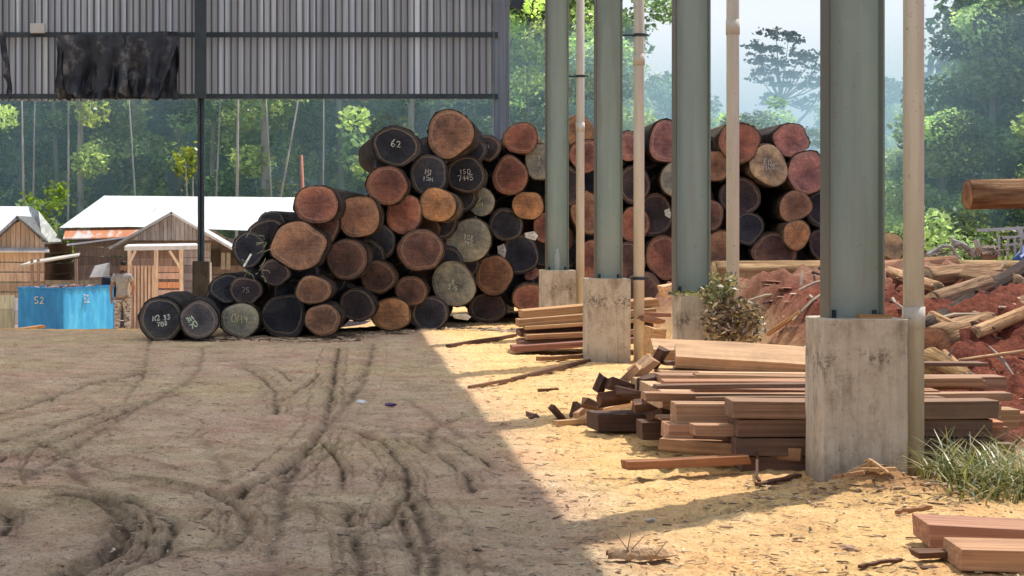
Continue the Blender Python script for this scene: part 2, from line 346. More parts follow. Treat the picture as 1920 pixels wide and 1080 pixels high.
_r = random.Random(3)
for _ in range(70):
    x0 = _r.uniform(-80, 900); y0 = _r.uniform(660, 1060); a = _r.uniform(-.6, 3.4); cv = _r.uniform(-.5, .5); L = _r.uniform(.25, .7); q = [G(x0, y0)]
    if q[0].x > 1.6: continue
    for i in range(6): q.append(q[-1]+Vector((math.cos(a)*L*.45, math.sin(a)*L, 0))); a += cv*.5
    ruts.append((q, _r.choice([.014, .02, .05]), _r.uniform(.006, .014)))
def mound(X, Y):
    a = sst(X+.25*fbm(X*.9, Y*.9, 3, 5), np.where(Y > 30, 5.1, 4.3), np.where(Y > 30, 6.8, 5.2))
    up = .72*sst(Y, 16.6, 20.3)+.30*sst(Y, 20, 24.5)-.32*sst(Y, 24.3, 26)
    dn = 1-sst(Y, 40, 48)
    return a*dn, a*up*dn
def base_height(X, Y):
    X = np.asarray(X, float); Y = np.asarray(Y, float)
    h = .035*fbm(X*.5, Y*.5, 3, 1)*sst(Y, 2, 9)
    dip = sst(Y, 30.8, 43)*(1-sst(X, -.6, 1.6))*.80+sst(Y, 41, 55)*sst(X, -.6, 1.6)*.8
    h = h-dip
    h = h-.25*sst(Y, 44, 60)
    h = h+.13*np.exp(-((X-3.22)**2/.055+(Y-11.78)**2/.03))+.05*np.exp(-((X-3.45)**2/.15+(Y-11.6)**2/.05))+.07*np.exp(-((X-3.6)**2+(Y-17.3)**2)/.8)
    m, mh = mound(X, Y)
    h = h+mh+m*(.10*fbm(X*1.6, Y*1.6, 3, 9)+.10*np.exp(-((X-7.0)**2+(Y-19.6)**2)/1.2)*5*.5)
    far = sst(Y, 75, 130)
    h = h+far*9*(1+.5*fbm(X*.02, Y*.02, 2, 3))*sst(np.abs(X+8), -60, 4)*(1-.95*sst(X, 6, 16)*(1-sst(X, 26, 42)))
    return h
def gz(x, y): return float(base_height(np.array([x]), np.array([y]))[0])

def build_ground():
    def axis(segs):
        a = []
        for s, e, n in segs: a += list(np.linspace(s, e, n, endpoint=False))
        return np.array(a+[segs[-1][1]])
    xs = axis([(-1800, -400, 6), (-400, -60, 14), (-60, -9, 34), (-9, -4, 60), (-4, -2.3, 60), (-2.3, 2.6, 400), (2.6, 5, 90), (5, 11, 110), (11, 60, 40), (60, 400, 14), (400, 1800, 6)])
    ys = axis([(-1800, -60, 6), (-60, 3, 20), (3, 8, 20), (8, 13, 420), (13, 19, 280), (19, 26, 130), (26, 36, 90), (36, 60, 60), (60, 150, 40), (150, 1800, 14)])
    X, Y = np.meshgrid(xs, ys)
    H = base_height(X, Y)
    near = sst(Y, 5, 8)*(1-sst(Y, 34, 44))*sst(X, -10, -7)*(1-sst(X, 10, 14))
    m, mh = mound(X, Y)
    H = H+near*(.016*fbm(X*3, Y*3, 4, 21)+.014*fbm(X*14, Y*9, 3, 31)+.012*np.maximum(0, fbm(X*26, Y*18, 2, 41)))
    rough = m*(.22*np.abs(fbm(X*2.4, Y*2.4, 4, 51))+.11*fbm(X*7, Y*7, 3, 61))
    H = H+rough*(1-sst(Y, 34, 44))
    dark = np.zeros_like(H); RT = np.zeros_like(H)
    for pts, w, d in ruts:
        p = np.array([(q.x, q.y) for q in pts])
        # smooth the polyline
        for _ in range(2):
            q = np.repeat(p, 2, axis=0)[1:-1].copy(); a = p[:-1]*.75+p[1:]*.25; b = p[:-1]*.25+p[1:]*.75
            q = np.empty((2*len(a), 2)); q[0::2] = a; q[1::2] = b
            p = np.vstack([p[:1], q, p[-1:]])
        R = w*4
        iy = np.where((ys > p[:, 1].min()-R) & (ys < p[:, 1].max()+R))[0]; ix = np.where((xs > p[:, 0].min()-R) & (xs < p[:, 0].max()+R))[0]
        if not len(iy) or not len(ix): continue
        sl = np.ix_(iy, ix); x = X[sl]; y = Y[sl]
        jx = x+.03*fbm(x*3, y*3, 2, 71); jy = y+.06*fbm(x*3, y*3, 2, 81)
        best = np.full(x.shape, 1e9); side = np.zeros(x.shape); arc = np.zeros(x.shape); acc = 0
        for (ax, ay), (bx, by) in zip(p[:-1], p[1:]):
            dx, dy = bx-ax, by-ay; L2 = dx*dx+dy*dy+1e-9
            t = np.clip(((jx-ax)*dx+(jy-ay)*dy)/L2, 0, 1)
            ex = jx-ax-t*dx; ey = jy-ay-t*dy; D = np.hypot(ex, ey)
            mk = D < best; best = np.where(mk, D, best); side = np.where(mk, np.sign(ex*dy-ey*dx), side)
            arc = np.where(mk, acc+t*math.sqrt(L2), arc); acc += math.sqrt(L2)
        fade = sst(arc, 0, .25)*(1-sst(arc, acc-.3, acc))*(.65+.7*vnoise(x*1.8, y*1.3, 91))
        tread = 1+.35*np.sin(arc*60+side*1.5)*(vnoise(x*5, y*5, 93) > .4)+.5*(vnoise(x*22, y*16, 94)-.5)
        prof = -d*np.exp(-(best/w)**2)*tread+.55*d*np.exp(-((best-1.8*w)/(.6*w))**2)
        RT[sl] += prof*fade
        dark[sl] = np.maximum(dark[sl], np.exp(-(best/(w*.9))**2)*fade*min(1, d/.022)*1.05*(.5+.7*vnoise(x*9, y*7, 95)))
    H = H+np.where(RT < 0, -.042*np.tanh(-RT/.042), .022*np.tanh(RT/.022))
    saw = np.clip(sst(X, .9, 1.9)*(1-sst(Y, 60, 80))*1.0+.25*fbm(X*.7, Y*.7, 3, 101), 0, 1)*(1-m)
    saw = np.maximum(saw, sst(Y, 30.5, 33)*(1-sst(Y, 48, 60))*.9*(1-m))
    redm = np.clip(m*(1-.5*sst(Y, 22, 24)*(vnoise(X*.6, Y*.6, 7)))+.6*np.exp(-((X-3.4)**2/.3+(Y-11.7)**2/.10)), 0, 1)
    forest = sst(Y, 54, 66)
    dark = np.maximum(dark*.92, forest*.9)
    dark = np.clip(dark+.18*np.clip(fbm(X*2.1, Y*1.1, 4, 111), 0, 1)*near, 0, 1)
    C = np.stack([redm, saw, dark], -1).reshape(-1, 3)
    ny, nx = X.shape
    i = np.arange(ny*nx).reshape(ny, nx)
    F = np.stack([i[:-1, :-1], i[:-1, 1:], i[1:, 1:], i[1:, :-1]], -1).reshape(-1, 4)
    o = nobj('ground', np.stack([X, Y, H], -1).reshape(-1, 3), F, GROUND, colors=C, smooth=True)
    tag(o, kind='structure')
build_ground()

# loose bark, chips and clods too many to count
def scatter(name, n, region, size, mat, cols, label, cat, flat=.35, seed=1):
    r = np.random.default_rng(seed); V = []; F = []; C = []
    pts = region(r, n)
    for x, y, s in pts:
        s = s*size*(.4+1.2*r.random()**2); z = gz(x, y)
        L = s*(1+2.2*r.random()); a = r.random()*PI; ca, sa = math.cos(a), math.sin(a)
        b = len(V); hh = s*flat*(.4+r.random()); tl = (r.random()-.5)*.5*L
        for sx, sy, sz in ((-1, -1, -.5), (1, -1, -.5), (1, 1, -.5), (-1, 1, -.5), (-.8, -.7, 1), (.9, -.6, 1), (.7, .8, 1), (-.9, .6, 1)):
            lx = sx*L*(.7+.5*r.random()); ly = sy*s*.5*(.7+.5*r.random())
            V.append((x+lx*ca-ly*sa, y+lx*sa+ly*ca, z+.006+sz*hh*.5+sx*tl*.3+.002))
        F += [(b, b+3, b+2, b+1), (b+4, b+5, b+6, b+7), (b, b+1, b+5, b+4), (b+1, b+2, b+6, b+5), (b+2, b+3, b+7, b+6), (b+3, b, b+4, b+7)]
        c = np.array(cols[r.integers(len(cols))])*(.7+.6*r.random()); C += [c]*8
    o = nobj(name, V, np.array(F), mat, colors=np.array(C)); tag(o, label, cat, kind='stuff'); return o
CHIPM = simple('wood_chips', [(.3, (.8, .8, .8)), (.7, (1, 1, 1))], 10, rough=.9, bs=.3)
def reg_sun(r, n):
    out = []
    while len(out) < n:
        y = 8.3+(r.random()**1.6)*19; x = 1.0+r.random()*3.2*(y/12)
        if x > 4.4 and y > 17: continue
        out.append((x, y, 1))
    return out
def reg_shade(r, n):
    return [(-2.2*(y/12)+r.random()*3.8*(y/12), y, 1) for y in 8.3+(r.random(n)**1.4)*20]
def reg_foot(r, n):
    out = []
    for _ in range(n):
        px = r.uniform(390, 1100); Y = float(np.interp(px, [300, 450, 600, 735, 850, 1000, 1100], [28, 29, 28.7, 31, 32.5, 30.5, 28]))
        out.append(((px-PX0)*Y/FPX+r.normal()*.1, Y-.3+r.normal()*.35, 1.7))
    return out
def reg_mound(r, n):
    return [(4.6+r.random()*6.5, 17+r.random()*9.5, .8+2.6*r.random()**4) for _ in range(n)]
def reg_base(r, n):
    return [(3.15+r.normal()*.5, 11.45+r.normal()*.30, 1.3) for _ in range(n)]
scatter('bark_chips', 3400, reg_sun, .010, CHIPM, [(.5, .36, .2), (.62, .5, .32), (.28, .17, .1), (.14, .08, .05)], 'pale wood chips and bark crumbs scattered over the sunlit yard', 'chips', seed=2)
scatter('shaded_chips', 3200, reg_shade, .010, CHIPM, [(.4, .31, .22), (.55, .45, .35), (.22, .15, .11)], 'small chips and clods strewn over the shaded rutted floor', 'chips', seed=3)
scatter('bark_litter', 900, reg_foot, .028, CHIPM, [(.5, .38, .25), (.25, .17, .12), (.12, .08, .06), (.6, .45, .3)], 'broken bark strewn along the foot of the log stack', 'bark litter', seed=4)
scatter('mound_debris', 6000, reg_mound, .020, CHIPM, [(.34, .14, .09), (.5, .32, .22), (.18, .07, .05), (.42, .2, .13), (.62, .47, .34)], 'splintered bark, roots and red clods covering the dirt bank', 'debris', flat=.3, seed=5)
scatter('base_rubble', 420, reg_base, .011, CHIPM, [(.5, .36, .22), (.34, .2, .13), (.62, .48, .3), (.2, .12, .08)], 'wood scraps and rubble heaped at the nearest pedestal', 'rubble', flat=.3, seed=6)

# ------------------------------------------------------------------ the shed
shed = empty('open_shed', (0, 0, 0), 'tall open-sided steel shed with grey green columns on concrete pedestals and corrugated end wall', 'shed')
CX = 3.19+.0
col_Y = [12+i*5.66 for i in range(4)]
EAVE = 7.0
def h_column(x, Y, z0, z1, w, d, mat, parent=shed, name='steel_column', t=.012):
    mb = MB()
    fl = (.38, .30, .27) if mat is STEEL else (1, 1, 1); mb.box(x-w/2, x-w/2+t, Y, Y+d, z0, z1, fl); mb.box(x+w/2-t, x+w/2, Y, Y+d, z0, z1, (.6, .56, .54) if mat is STEEL else fl)  # shade on the flange faces is put into their darker tints
    mb.box(x-w/2+t, x+w/2-t, Y+d/2-.005, Y+d/2+.005, z0, z1)
    o = mb.build(name, mat, parent)
    bp = MB().box(x-w/2-.03, x+w/2+.03, Y-.02, Y+d+.02, z0-.03, z0-.005)
    for sx in (-1, 1):
        for sy in (.06, d-.06): bp.tube([(x+sx*(w/2-.05), Y+sy, z0-.01), (x+sx*(w/2-.05), Y+sy, z0+.05)], .014, 6)
    bp.build('base_plate', DARKSTEEL, o)
    return o
def pedestal(x, Y, w, d, top, rot=0, chip=.012, tone=1):
    # slightly rough cast block with worn arrises
    bm = bmesh.new(); bmesh.ops.create_cube(bm, size=1)
    bmesh.ops.subdivide_edges(bm, edges=bm.edges[:], cuts=9, use_grid_fill=True)
    vs = []
    for v in bm.verts:
        p = v.co
        q = Vector((p.x*w, p.y*d, p.z*(top+.35)))
        on = sum(abs(abs(c)-.5) < 1e-4 for c in p)
        nn = [(random.random()-.5)*.004 for _ in range(3)]
        k = 1
        if on >= 2:
            k = 1-chip*random.random()*1.2
        q = Vector((q.x*k, q.y*k, q.z if abs(p.z) < .499 else q.z-(1-k)*.2))+Vector(nn)
        v.co = q+Vector((x, Y+d/2, (top-.35)/2))
    me = bpy.data.meshes.new('concrete_pedestal'); bm.to_mesh(me); bm.free(); me.materials.append(CONC)
    a = me.color_attributes.new('tint', 'FLOAT_COLOR', 'POINT')
    for i, v in enumerate(me.vertices):
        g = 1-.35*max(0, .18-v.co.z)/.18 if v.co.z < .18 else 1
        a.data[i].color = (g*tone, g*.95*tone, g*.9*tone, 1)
    o = bpy.data.objects.new('concrete_pedestal', me); COL.objects.link(o); o.parent = shed
    m = o.modifiers.new('b', 'BEVEL'); m.width = .006; m.segments = 1; m.limit_method = 'ANGLE'
    return o
def pipe(x, Y, z0, z1, r, joints, clamps, xc):
    mb = MB(); mb.tube([(x, Y, z0), (x, Y, z1)], r, 20)
    o = mb.build('downpipe', PVC, shed, smooth=True)
    for z in joints:
        MB().tube([(x, Y, z-.07), (x, Y, z+.07)], r*1.09, 20).build('pipe_collar', PVC, o, smooth=True)
    for z in clamps:
        c = MB().tube([(x, Y, z-.018), (x, Y, z+.018)], r*1.16, 16); c.bar((xc, Y+.02, z), (x-r, Y+.02, z), .03, .02); c.bar((x+r, Y-.02, z), (x+r+.05, Y-.02, z), .03, .02)
        c.build('pipe_clamp', DARKSTEEL, o)
    return o
cols = []
for i, (cxp, wp) in enumerate([(1608, 106), (1300.5, 66), (1143, 50), (1046, 42)]):
    Y = col_Y[i]; x = (cxp-PX0)*(Y+.08)/FPX; w = wp*Y/FPX
    ptop = 1.545-156*12/FPX
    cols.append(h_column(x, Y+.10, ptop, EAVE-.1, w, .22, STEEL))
ptop = 1.545-156*12/FPX
pedestal((1624-PX0)*12/FPX, 12.0, .525, .50, ptop)
pedestal((1300-PX0)*17.66/FPX+.10, 17.66, .44, .45, ptop-.01, chip=.03)
pedestal((1142-PX0)*23.32/FPX, 23.32, .53, .45, ptop)
pedestal((1048-PX0)*28.98/FPX, 28.98, .52, .45, ptop)
pipe((1713-PX0)*12.30/FPX, 12.30, 0.0, 7.0, .066, [1.02, 4.2], [], 3.1)
pipe((1374-PX0)*18.0/FPX, 18.0, 0.0, 7.0, .060, [3.5], [], 3.1)
pipe((1198-PX0)*23.6/FPX, 23.6, 0.0, 7.0, .066, [CAMH+330*23.6/FPX], [CAMH+376*23.6/FPX, CAMH-80*23.6/FPX], (1165-PX0)*23.6/FPX)
pipe((1088-PX0)*29.3/FPX, 29.3, 0.0, 7.0, .063, [3.2], [CAMH+299*29.3/FPX], (1065-PX0)*29.3/FPX)
# hidden front column left and right, and the far corner / centre posts
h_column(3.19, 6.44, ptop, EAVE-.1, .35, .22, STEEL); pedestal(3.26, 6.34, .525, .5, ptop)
YE = 39.6
h_column((940-PX0)*YE/FPX, YE-.1, ptop, EAVE-.1, .33, .22, CLAD); pedestal((940-PX0)*YE/FPX, YE-.2, .5, .45, ptop)
xp = (379-PX0)*YE/FPX
h_column(xp, YE-.35, ptop, 8.0, .13, .12, DARKSTEEL, t=.05); pedestal(xp, YE-.42, .34, .3, ptop, tone=.12)
h_column(xp-6.2, YE-.35, ptop, 8.0, .2, .2, DARKSTEEL); pedestal(xp-6.2, YE-.42, .4, .4, ptop)
for Y in (6.44, 12.1, 23.4, 34.7):
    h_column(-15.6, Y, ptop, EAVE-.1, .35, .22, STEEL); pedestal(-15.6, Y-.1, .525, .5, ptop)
# upper part of the centre post, a wider dark casing in front of the cladding
MB().box(xp-.115, xp+.115, YE-.50, YE-.36, CAMH+(442-187)*YE/FPX, 8.2).build('post_casing', DARKSTEEL, shed)
# end wall cladding
zb = CAMH+(442-186)*YE/FPX; xr = (924-PX0)*YE/FPX
def corrugated(x0, x1, z0fn, z1fn, Y, pitch=.135, depth=.035, name='wall_cladding', mat=CLAD, parent=shed):
    xs = []; ys = []; x = x0; tn = []
    while x < x1:
        for dx, dy in ((0, 0), (.66*pitch, 0), (.74*pitch, depth), (.90*pitch, depth)):
            xs.append(min(x+dx, x1)); ys.append(dy)
            tn.append((random.uniform(.7, 1.25) if random.random() > .14 else 2.0) * (.16 if dy else 1))  # occasional bright strips put slits of light into the sheet colour
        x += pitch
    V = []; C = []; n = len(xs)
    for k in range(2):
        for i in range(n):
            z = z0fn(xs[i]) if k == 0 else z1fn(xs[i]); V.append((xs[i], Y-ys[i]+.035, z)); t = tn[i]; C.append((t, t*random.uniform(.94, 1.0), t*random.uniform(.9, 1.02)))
    F = [(i, i+1, n+i+1, n+i) for i in range(n-1)]
    return nobj(name, V, F, mat, parent, colors=np.array(C))
RIDX, SL = -6.2, .14
def roofz(x): return EAVE+.35+(3.6-x)*SL if x > RIDX else EAVE+.35+(3.6-RIDX)*SL-(RIDX-x)*SL
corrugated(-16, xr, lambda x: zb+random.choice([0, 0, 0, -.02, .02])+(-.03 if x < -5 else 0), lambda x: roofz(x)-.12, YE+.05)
for zz, hh in ((CAMH+(442-185.5)*YE/FPX, .10), (CAMH+(442-70)*YE/FPX, .10), (6.9, .1)):
    MB().box(-15.9, xr+.1, YE-.08, YE+.0, zz-.0, zz+hh).build('wall_girt', DARKSTEEL, shed)
# small box on the girt, dark bracket below the eave
MB().box((60-PX0)*YE/FPX, (87-PX0)*YE/FPX, YE-.25, YE-.12, CAMH+(442-64)*YE/FPX, CAMH+(442-46)*YE/FPX).build('switch_box', ROOFM, shed, bevel=.01)
MB().bar(((958-PX0)*YE/FPX, YE-.2, CAMH+(438)*YE/FPX), ((978-PX0)*YE/FPX, YE-.2, CAMH+(429)*YE/FPX), .15, .22).build('eave_bracket', DARKSTEEL, shed)
# bottom row of sheet hooks
hk = MB()
for k in range(60):
    x = (400+k*9-PX0)*YE/FPX
    hk.box(x, x+.035, YE-.06, YE-.05, zb-.10, zb+.0)
pass
# roof: sheets, rafters, purlins, gutter
RY0, RY1 = 7.0, YE+.5
rf = MB()
for xa, xb in ((-16.2, RIDX), (RIDX, 3.6)):
    rf.slab([(xa, RY0, roofz(xa)), (xb, RY0, roofz(xb)), (xb, RY1, roofz(xb)), (xa, RY1, roofz(xa))], .03)
rf.build('roof', FILLROOF, shed)
for Y in [6.44+.66]+[y+.2 for y in col_Y]+[34.7, YE-.2]:
    r = MB()
    r.bar((-15.9, Y, roofz(-15.9)-.28), (RIDX, Y, roofz(RIDX)-.28), .15, .3); r.bar((RIDX, Y, roofz(RIDX)-.28), (3.35, Y, roofz(3.35)-.28), .15, .3)
    r.build('rafter', STEEL, shed)
for k in range(14):
    x = -15.8+k*1.48
    MB().box(x, x+.06, RY0+.1, RY1-.1, roofz(x)-.13, roofz(x)-.05).build('purlin', STEEL, shed)
MB().box(3.6, 3.75, RY0, RY1, EAVE+.2, EAVE+.33).build('gutter', PVC, shed)
# torn dark tarpaulin hung on the wall
def hang(name, px0, px1, pt, pb, Y, seed, label=None):
    r = np.random.default_rng(seed); n, m = 40, 22; V = []
    for j in range(m+1):
        for i in range(n+1):
            t = j/m; px = px0+(px1-px0)*i/n*(1-.25*t*(seed % 3))+t*9*((seed*7) % 5-2)+5*(vnoise(np.array([t*6.+seed*3]), np.array([i/n*1.3]), 5)[0]-.5)*(1+t)
            rag = (vnoise(np.array([px*.16]), np.array([seed*1.]), 3)[0]-.6)*30*(1 if seed % 2 else .4)
            py = pt+(pb+rag*.55-pt)*t
            p = P(px, py, Y); a = fbm(np.array([px*.045+t*.5]), np.array([t*1.3+seed]), 3, 8)[0]
            p.y -= .08+.28*a*(.3+t); V.append(p)
    F = [(j*(n+1)+i, j*(n+1)+i+1, (j+1)*(n+1)+i+1, (j+1)*(n+1)+i) for j in range(m) for i in range(n)]
    o = nobj(name, V, F, TARP, shed, colors=np.ones((len(V), 3)), smooth=True)
    if label: o['label'] = label
for a, (x0, x1, t, b_) in enumerate([(110, 146, 62, 184), (140, 182, 80, 178), (214, 246, 64, 184), (246, 256, 95, 184), (262, 296, 70, 182), (286, 334, 60, 186), (0, 12, 60, 184), (186, 204, 120, 184), (116, 232, 66, 183), (240, 338, 68, 184)]):
    hang('torn_tarpaulin', x0, x1, t, b_, YE-.12-.03*a, a+1)

# ------------------------------------------------------------------ logs
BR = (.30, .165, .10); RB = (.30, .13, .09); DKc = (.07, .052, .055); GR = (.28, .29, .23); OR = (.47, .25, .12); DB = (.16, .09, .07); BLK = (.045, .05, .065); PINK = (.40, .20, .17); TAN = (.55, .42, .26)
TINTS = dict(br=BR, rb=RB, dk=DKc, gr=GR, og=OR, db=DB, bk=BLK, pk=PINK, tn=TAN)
GL = {'0': [[(.2, 0), (.8, 0), (1, .5), (.8, 1), (.2, 1), (0, .5), (.2, 0)]], '1': [[(.2, .8), (.6, 1), (.5, 0)]], '2': [[(0, .8), (.4, 1), (.9, .8), (.7, .45), (0, 0), (1, .05)]],
      '3': [[(0, .9), (.6, 1), (.8, .75), (.3, .5), (.9, .3), (.5, 0), (0, .1)]], '4': [[(.7, 0), (.65, 1), (0, .35), (1, .4)]], '5': [[(.9, 1), (.1, 1), (.1, .55), (.7, .55), (.9, .25), (.5, 0), (0, .1)]],
      '6': [[(.8, 1), (.2, .6), (.05, .2), (.5, 0), (.9, .25), (.5, .5), (.1, .3)]], '7': [[(0, 1), (1, 1), (.4, 0)]], '8': [[(.5, .5), (.1, .8), (.5, 1), (.9, .8), (.5, .5), (.1, .2), (.5, 0), (.9, .2), (.5, .5)]],
      '9': [[(.9, .7), (.5, .5), (.1, .75), (.5, 1), (.9, .7), (.7, 0)]], 'E': [[(.9, 1), (.1, 1), (0, 0), (.9, 0)], [(.05, .5), (.7, .5)]], 'R': [[(0, 0), (.1, 1), (.8, .9), (.8, .6), (.1, .5), (.9, 0)]],
      'M': [[(0, 0), (.1, .9), (.5, .3), (.8, .95), (1, 0)]], 'N': [[(0, 0), (.05, 1), (.8, 0), (.95, 1)]], 'B': [[(0, 0), (0, 1), (.7, .85), (.1, .5), (.9, .25), (0, 0)]], '/': [[(.2, 0), (.8, 1)]], 'J': [[(.8, 1), (.8, .2), (.4, 0), (.1, .2)]],
      'Q': [[(.2, 0), (.8, .1), (1, .6), (.7, 1), (.2, .9), (0, .4), (.2, 0)], [(.6, .3), (1, -.1)]], 'A': [[(0, 0), (.5, 1), (1, 0)], [(.2, .4), (.8, .4)]], '.': [[(.4, 0), (.5, .08)]], ' ': [], 'S': [[(.9, .9), (.3, 1), (.1, .7), (.8, .4), (.7, 0), (0, .05)]], 'T': [[(0, 1), (1, 1)], [(.5, 1), (.45, 0)]]}
def chalk(lines, h, parent, Yoff, cx=0, cz=0, rot=0, thick=.008, tint=(1, 1, 1)):
    mb = MB(); W = h*.62
    for li, tx in enumerate(lines):
        for ci, ch in enumerate(tx):
            jx, jz, js = random.uniform(-.08, .08)*h, random.uniform(-.1, .1)*h, random.uniform(.85, 1.15)
            for st in GL.get(ch, []):
                pts = []
                for a, b in st:
                    x = (ci-len(tx)/2)*h*.82+a*W*js+jx; z = -li*h*1.35+b*h*js+jz+(len(lines)-1)*h*.4-h*.3
                    pts.append((cx+x*math.cos(rot)-z*math.sin(rot), Yoff, cz+x*math.sin(rot)+z*math.cos(rot)))
                if len(pts) > 1: mb.tube(pts, thick, 4, tint, squash=1)
    # lay the strokes nearly flat on the face
    mb.v = [(x, Yoff+(y-Yoff)*.25, z) for x, y, z in mb.v]
    return mb.build('chalk_writing', CHALK, parent)
def log_geom(rx, ry, L, seed, name='log', tint=(.42, .2, .115), bark=BARK, btint=(1, 1, 1), wob=.05, taper=.0, endr=.94):
    r = np.random.default_rng(seed); n = 44; m = 14
    ph = r.random(6)*2*PI; am = r.random(6)*wob*np.array([.6, 1.0, .7, .4, .25, .25])
    def rad(th, y=0):
        s = 1.0
        for k in range(6): s = s+am[k]*np.cos((k+1)*th+ph[k]+.05*y*k)
        return s
    th = np.arange(n)/n*2*PI; V = []; C = []
    for j in range(m+1):
        y = L*j/m; f = 1-taper*y
        base = rad(th, y)*f; rg = 1+.018*np.sin(th*9+ph[0]+y*.3)+.02*(r.random(n)-.5)+.012*(r.random()-.5)
        if j == 0: rg = 1+.085*(r.random(n)-.45)*(np.sin(th*3+ph[2]) > -.2)
        bx = (r.random()-.5)*.01
        for i in range(n): V.append((rx*base[i]*rg[i]*math.cos(th[i])+bx, y+(0 if 0 < j < m else (r.random()-.5)*.015), ry*base[i]*rg[i]*math.sin(th[i]))); g = .75+.5*r.random(); C.append((btint[0]*g, btint[1]*g, btint[2]*g))
    F = [(j*n+i, j*n+(i+1) % n, (j+1)*n+(i+1) % n, (j+1)*n+i) for j in range(m) for i in range(n)]
    # bark annulus at the near end, then a short lip behind the disc
    b = len(V); rr = rad(th)
    for i in range(n): V.append((rx*rr[i]*endr*math.cos(th[i]), .0, ry*rr[i]*endr*math.sin(th[i]))); C.append((btint[0]*.8, btint[1]*.8, btint[2]*.8))
    F += [(i, b+i, b+(i+1) % n, (i+1) % n) for i in range(n)]
    body = nobj(name, V, F, bark, colors=np.array(C), smooth=True)
    # sawn face: rings of vertices with slightly rough relief
    def face(y0, sgn, f):
        V2 = [(0, y0, 0)]; UV = [(0, 0)]; C2 = [tint]
        R = 7; tl = r.normal(size=2)*.03; ofs = r.uniform(.1, .55)
        for k in range(1, R+1):
            q = k/R
            for i in range(n):
                x = rx*rr[i]*endr*q*f*math.cos(th[i]); z = ry*rr[i]*endr*q*f*math.sin(th[i])
                V2.append((x, y0+sgn*(-.012 if k < R else 0)+x*tl[0]+z*tl[1]+(r.random()-.5)*.008, z)); UV.append((q*(1+ofs*math.cos(th[i]-ph[1])*(1-q)), i/n))
                g = 1+.25*(r.random()-.5); C2.append((tint[0]*g, tint[1]*g, tint[2]*g))
        F2 = [(0, 1+(i+1) % n, 1+i) for i in range(n)] + [(1+(k-1)*n+i, 1+(k-1)*n+(i+1) % n, 1+k*n+(i+1) % n, 1+k*n+i) for k in range(1, R) for i in range(n)]
        return nobj('cut_end', V2, F2, LOGEND, body, colors=np.array(C2), uv=UV, smooth=False)
    face(0, 1, 1)
    e2 = face(0, -1, 1-taper*L); e2.location = (0, L, 0)
    return body
def Zf(px, py):
    z = float(np.interp(px, [300, 450, 600, 735, 805, 915, 1000, 1200, 1600], [28.0, 29.2, 28.95, 31.1, 31.2, 33.6, 34.0, 34.6, 34.6]))
    return z
